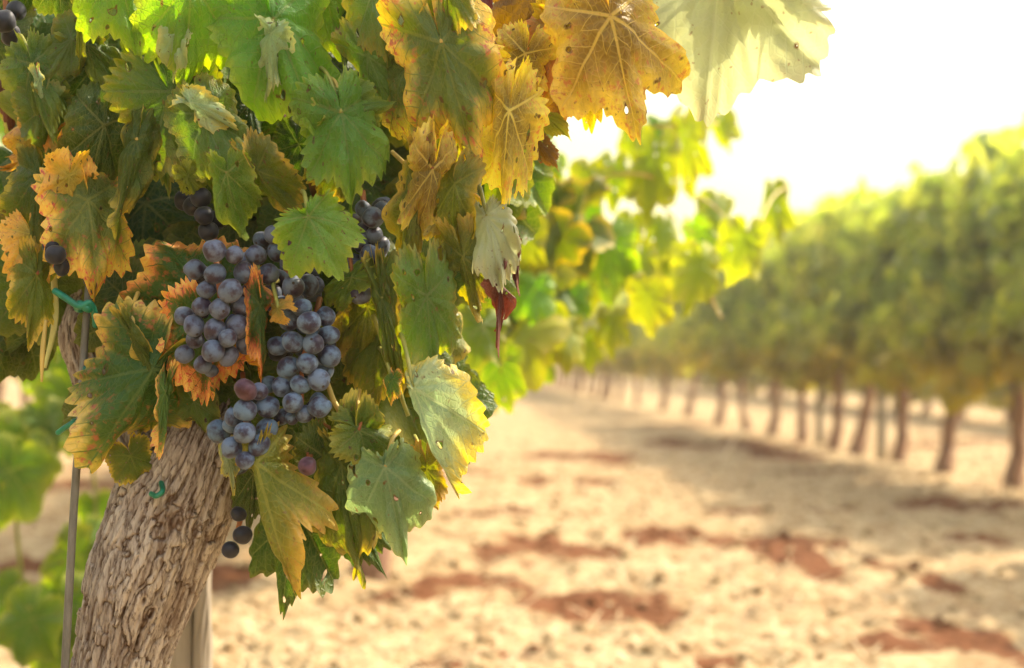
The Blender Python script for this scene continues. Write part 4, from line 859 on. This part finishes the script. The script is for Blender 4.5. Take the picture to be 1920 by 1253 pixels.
# ------------------------------------------------------------------ vine rows
def far_leaf_mat(name, c0, c1, c2, hot):
    b = NB(name); geo = b.n("ShaderNodeNewGeometry"); oi = b.n("ShaderNodeObjectInfo")
    r = geo.outputs["Random Per Island"]; tc = b.n("ShaderNodeTexCoord").outputs["Object"]
    n = b.noise(tc, 2.4, 2)
    f = b.math('ADD', b.math('MULTIPLY', r, 0.75), b.math('MULTIPLY', b.math('SUBTRACT', n, .5), .9), clamp=True)
    f = b.math('ADD', f, b.math('MULTIPLY', b.math('SUBTRACT', oi.outputs["Random"], .5), .25), clamp=True)
    col = b.ramp(f, [(0.0, c0), (.45, c1), (.8, c2), (.97, hot)])
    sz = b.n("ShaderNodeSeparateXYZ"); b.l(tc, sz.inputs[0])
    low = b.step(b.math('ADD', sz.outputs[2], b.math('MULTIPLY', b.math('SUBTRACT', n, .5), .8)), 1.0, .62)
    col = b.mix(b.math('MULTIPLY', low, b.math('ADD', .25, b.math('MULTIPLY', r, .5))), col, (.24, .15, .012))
    pr = b.bsdf(col, .5, .3); tr = b.n("ShaderNodeBsdfTranslucent")
    tc2 = b.n("ShaderNodeHueSaturation"); b.l(col, tc2.inputs["Color"]); tc2.inputs["Saturation"].default_value = 1.1; tc2.inputs["Value"].default_value = 2.2; b.l(tc2.outputs[0], tr.inputs[0])
    mx = b.n("ShaderNodeMixShader"); mx.inputs[0].default_value = .5; b.l(pr, mx.inputs[1]); b.l(tr.outputs[0], mx.inputs[2])
    return b.done(mx.outputs[0])
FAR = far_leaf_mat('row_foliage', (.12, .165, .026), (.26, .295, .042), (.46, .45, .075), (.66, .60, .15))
def crown_mesh(seed, n=1150, half=(.32, .62), z0=.64, z1=1.48, size=.078):
    rs = np.random.default_rng(seed); C = []; 
    pts = []
    while len(pts) < n:
        x, y, z = rs.uniform(-half[0], half[0]), rs.uniform(-half[1], half[1]), rs.uniform(z0 - .25, z1 + .3)
        dens = vnoise(x * 5 + seed, y * 4.2, z * 4.2)
        top = z1 + (vnoise(y * 4 + seed * 3, 0.3, x * 2) - .5) * .42 + .13 * math.cos(y / half[1] * 1.6) - .06; bot = z0 + (vnoise(y * 3.5 + seed * 5, 4.3, x * 3) - .5) * .36 - .17 * math.cos(y / half[1] * 1.6) + .10
        wd = half[0] * (.62 + .5 * vnoise(y * 2.7 + seed, z * 3, 1.7))
        if z > top or z < bot or abs(x) > wd or dens < .40: continue
        pts.append((x, y, z))
    for _ in range(10):                                              # shoots standing above the hedge
        x, y = rs.uniform(-.18, .18), rs.uniform(-half[1], half[1]); h = rs.uniform(.12, .34)
        for k in range(9): pts.append((x + rs.normal() * .035, y + rs.normal() * .04, z1 - .05 + h * k / 8))
    pts = np.array(pts); m = len(pts)
    prof = np.array([(0, -.35), (.75, -.15), (.62, .55), (0, 1.0), (-.62, .55), (-.75, -.15)])      # six-cornered blade, folded on its midrib
    ax = np.stack([rs.normal(size=m) * .5, rs.normal(size=m) * .5, -1 + rs.normal(size=m) * .35], -1); ax /= np.linalg.norm(ax, axis=1)[:, None]
    fc = np.stack([np.sign(pts[:, 0]) * .8 + rs.normal(size=m) * .7, rs.normal(size=m) * .7, .35 + rs.normal(size=m) * .5], -1)
    fc -= ax * (fc * ax).sum(1)[:, None]; fc /= np.linalg.norm(fc, axis=1)[:, None]; xx = np.cross(ax, fc)
    sz = size * rs.uniform(.7, 1.25, m); fold = rs.uniform(.05, .4, m)
    co = pts[:, None, :] + sz[:, None, None] * (prof[None, :, 0, None] * xx[:, None, :] + prof[None, :, 1, None] * ax[:, None, :] - np.abs(prof[None, :, 0, None]) * fold[:, None, None] * fc[:, None, :])
    b0 = np.arange(m)[:, None] * 6; f = np.vstack([b0 + np.array([[0, 1, 2, 3]]), b0 + np.array([[0, 3, 4, 5]])])
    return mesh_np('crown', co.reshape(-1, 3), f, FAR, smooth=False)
CROWNS = [crown_mesh(s) for s in (1, 2, 3, 4, 5, 6)]
def trunk_mesh(seed, lean, bend, r=.034):
    pts, rd = far_trunk(.80, lean, bend, r, seed); q = spline([tuple(p) + (k,) for p, k in zip(pts, rd)], 24)
    co, f = tube_arrays(q[:, :3], q[:, 3], 12); me = bpy.data.meshes.new('trunk'); me.from_pydata([tuple(c) for c in co], [], f); me.materials.append(BARK_FAR)
    me.polygons.foreach_set("use_smooth", np.ones(len(me.polygons), dtype=bool)); return me
TRUNKS = [trunk_mesh(31, (.03, .0), .03), trunk_mesh(32, (.24, .05), -.03, .042), trunk_mesh(33, (-.09, .06), .05, .030), trunk_mesh(34, (.14, -.04), .03, .038), trunk_mesh(35, (-.02, .08), -.05, .028)]
SEEN = {}
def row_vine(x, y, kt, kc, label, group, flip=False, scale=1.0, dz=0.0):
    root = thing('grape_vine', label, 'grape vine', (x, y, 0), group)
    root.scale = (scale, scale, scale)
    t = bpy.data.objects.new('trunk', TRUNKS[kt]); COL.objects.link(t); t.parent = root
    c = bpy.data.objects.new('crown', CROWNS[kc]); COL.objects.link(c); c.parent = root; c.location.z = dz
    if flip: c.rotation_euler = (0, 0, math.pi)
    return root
XR = 2.9
RIGHT = [(2160, 0), (2010, 2), (1908, 0), (1788, 1), (1704, 0), (1602, 3), (1566, 0), (1508, 2), (1447, 0), (1406, 4), (1352, 0), (1284, 3), (1240, 0), (1192, 2), (1160, 0)]
names = ['first vine of the right row, cut by the right edge', 'vine of the right row with only foliage in view at the right edge', 'vine with its trunk cut by the right edge of the photo',
 'vine with the thick slanting trunk in the right row', 'vine with a straight trunk next beyond the slanting one', 'vine third beyond the right edge, with a forked looking trunk',
 'vine standing close behind the forked looking trunk', 'slim trunked vine halfway along the right row', 'vine with a thin dark trunk left of the slim one', 'vine ninth along the right row, short blurred trunk',
 'vine tenth along the right row, faint upright trunk', 'vine eleventh along the right row, pale trunk base', 'vine twelfth along the right row, hardly distinct', 'vine thirteenth along the right row, hardly distinct', 'vine fourteenth along the right row, hardly distinct']
rr_ = random.Random(4)
last = 0
for i, (bx, kt) in enumerate(RIGHT):
    y = XR * FPX / (bx - 800); last = y
    row_vine(XR + rr_.uniform(-.04, .04), y, kt, i % 6, names[i], 'vines of the right row', rr_.random() < .5, rr_.uniform(.97, 1.05))
y = last + 1.1; i = 0
while y < 62:
    row_vine(XR + rr_.uniform(-.05, .05), y, rr_.randrange(5), rr_.randrange(6), 'far blurred vine where the right row runs to its end', 'far vines of the right row', rr_.random() < .5, rr_.uniform(.95, 1.06)); y += rr_.uniform(1.0, 1.2) * (1 if y < 40 else 1.4)
for (X0, y0, y1, lab, grp) in ((2.9, -7.0, 5.0, 'unseen vine continuing the right row beside the camera, added to shade the scene', 'unseen shading vines of the right row'), (-3.0, -7.0, 5.6, 'unseen vine continuing the left row beside the camera, added to shade the scene', 'unseen shading vines of the left row')):
    y = y0  # out-of-view row vines added to cut low light on the scene
    while y < y1:
        row_vine(X0 + rr_.uniform(-.05, .05), y, rr_.randrange(5), rr_.randrange(6), lab, grp, rr_.random() < .5, rr_.uniform(.97, 1.05)); y += rr_.uniform(1.0, 1.2)
for (X0, y0, y1, lab, grp) in ((5.85, 9.5, 60, 'blurred vine of the second row on the right, seen under the first', 'vines of the second right row'),
                               (8.8, 14, 60, 'blurred vine of the third row on the right, seen between trunks', 'vines of the third right row'),
                               (-.2, 4.3, 60, 'blurred vine farther along the near row', 'vines farther along the near row'),
                               (-3.0, 6.5, 55, 'blurred vine of the row on the left behind the near vine', 'vines of the left row')):
    y = y0
    while y < y1:
        row_vine(X0 + rr_.uniform(-.06, .06), y, rr_.randrange(5), rr_.randrange(6), lab, grp, rr_.random() < .5, rr_.uniform(.95, 1.05), -.34 if X0 > 5 else 0.0); y += rr_.uniform(1.05, 1.2) * (1 if y < 30 else 1.5)

for px_, d_, lab_ in ((1652, 9.05, 'slim grey wooden post between two trunks of the right row'), (1536, 10.5, 'slim grey wooden post farther along the right row')):
    pb = P(px_, 800, d_); pb.z = -.05
    tag(tube('vineyard_post', [pb, pb + Vector((.01, 0, .7)), pb + Vector((-.01, 0, 1.5))], [.032, .030, .028], WOOD_GREY, None, 10, 10), lab_, 'post')
tw = P(1343, 872, 8.55); tw.z = -0.03; tw2 = P(1388, 800, 8.7)
tag(tube('dry_stick', [tw, tw.lerp(tw2, .5) + Vector((.012, 0, 0)), tw2], [.014, .012, .008], simple_mat('pale_stick', (.45, .33, .2), (.6, .46, .3), 30, .8, .2), None, 8, 14), 'pale dry stick leaning out of the ground before the right row', 'stick')

# ------------------------------------------------------------------ air
def haze(density):
    me = bpy.data.meshes.new('haze'); x0, x1, y0, y1, z0, z1 = -705, 705, -305, 1805, -1.2, 4.2
    v = [(x, y, z) for z in (z0, z1) for y in (y0, y1) for x in (x0, x1)]
    me.from_pydata(v, [], [(0, 2, 3, 1), (4, 5, 7, 6), (0, 1, 5, 4), (2, 6, 7, 3), (0, 4, 6, 2), (1, 3, 7, 5)])
    m = bpy.data.materials.new('haze_air'); m.use_nodes = True; t = m.node_tree; t.nodes.clear(); o = t.nodes.new("ShaderNodeOutputMaterial"); p = t.nodes.new("ShaderNodeVolumePrincipled")
    p.inputs["Density"].default_value = density; p.inputs["Color"].default_value = (1, .95, .82, 1); p.inputs["Anisotropy"].default_value = .75
    t.links.new(p.outputs[0], o.inputs["Volume"]); me.materials.append(m)
    return tag(obj('haze', me), 'warm sunlit haze over the vineyard rows', 'haze', kind='stuff')
haze(0.0058)
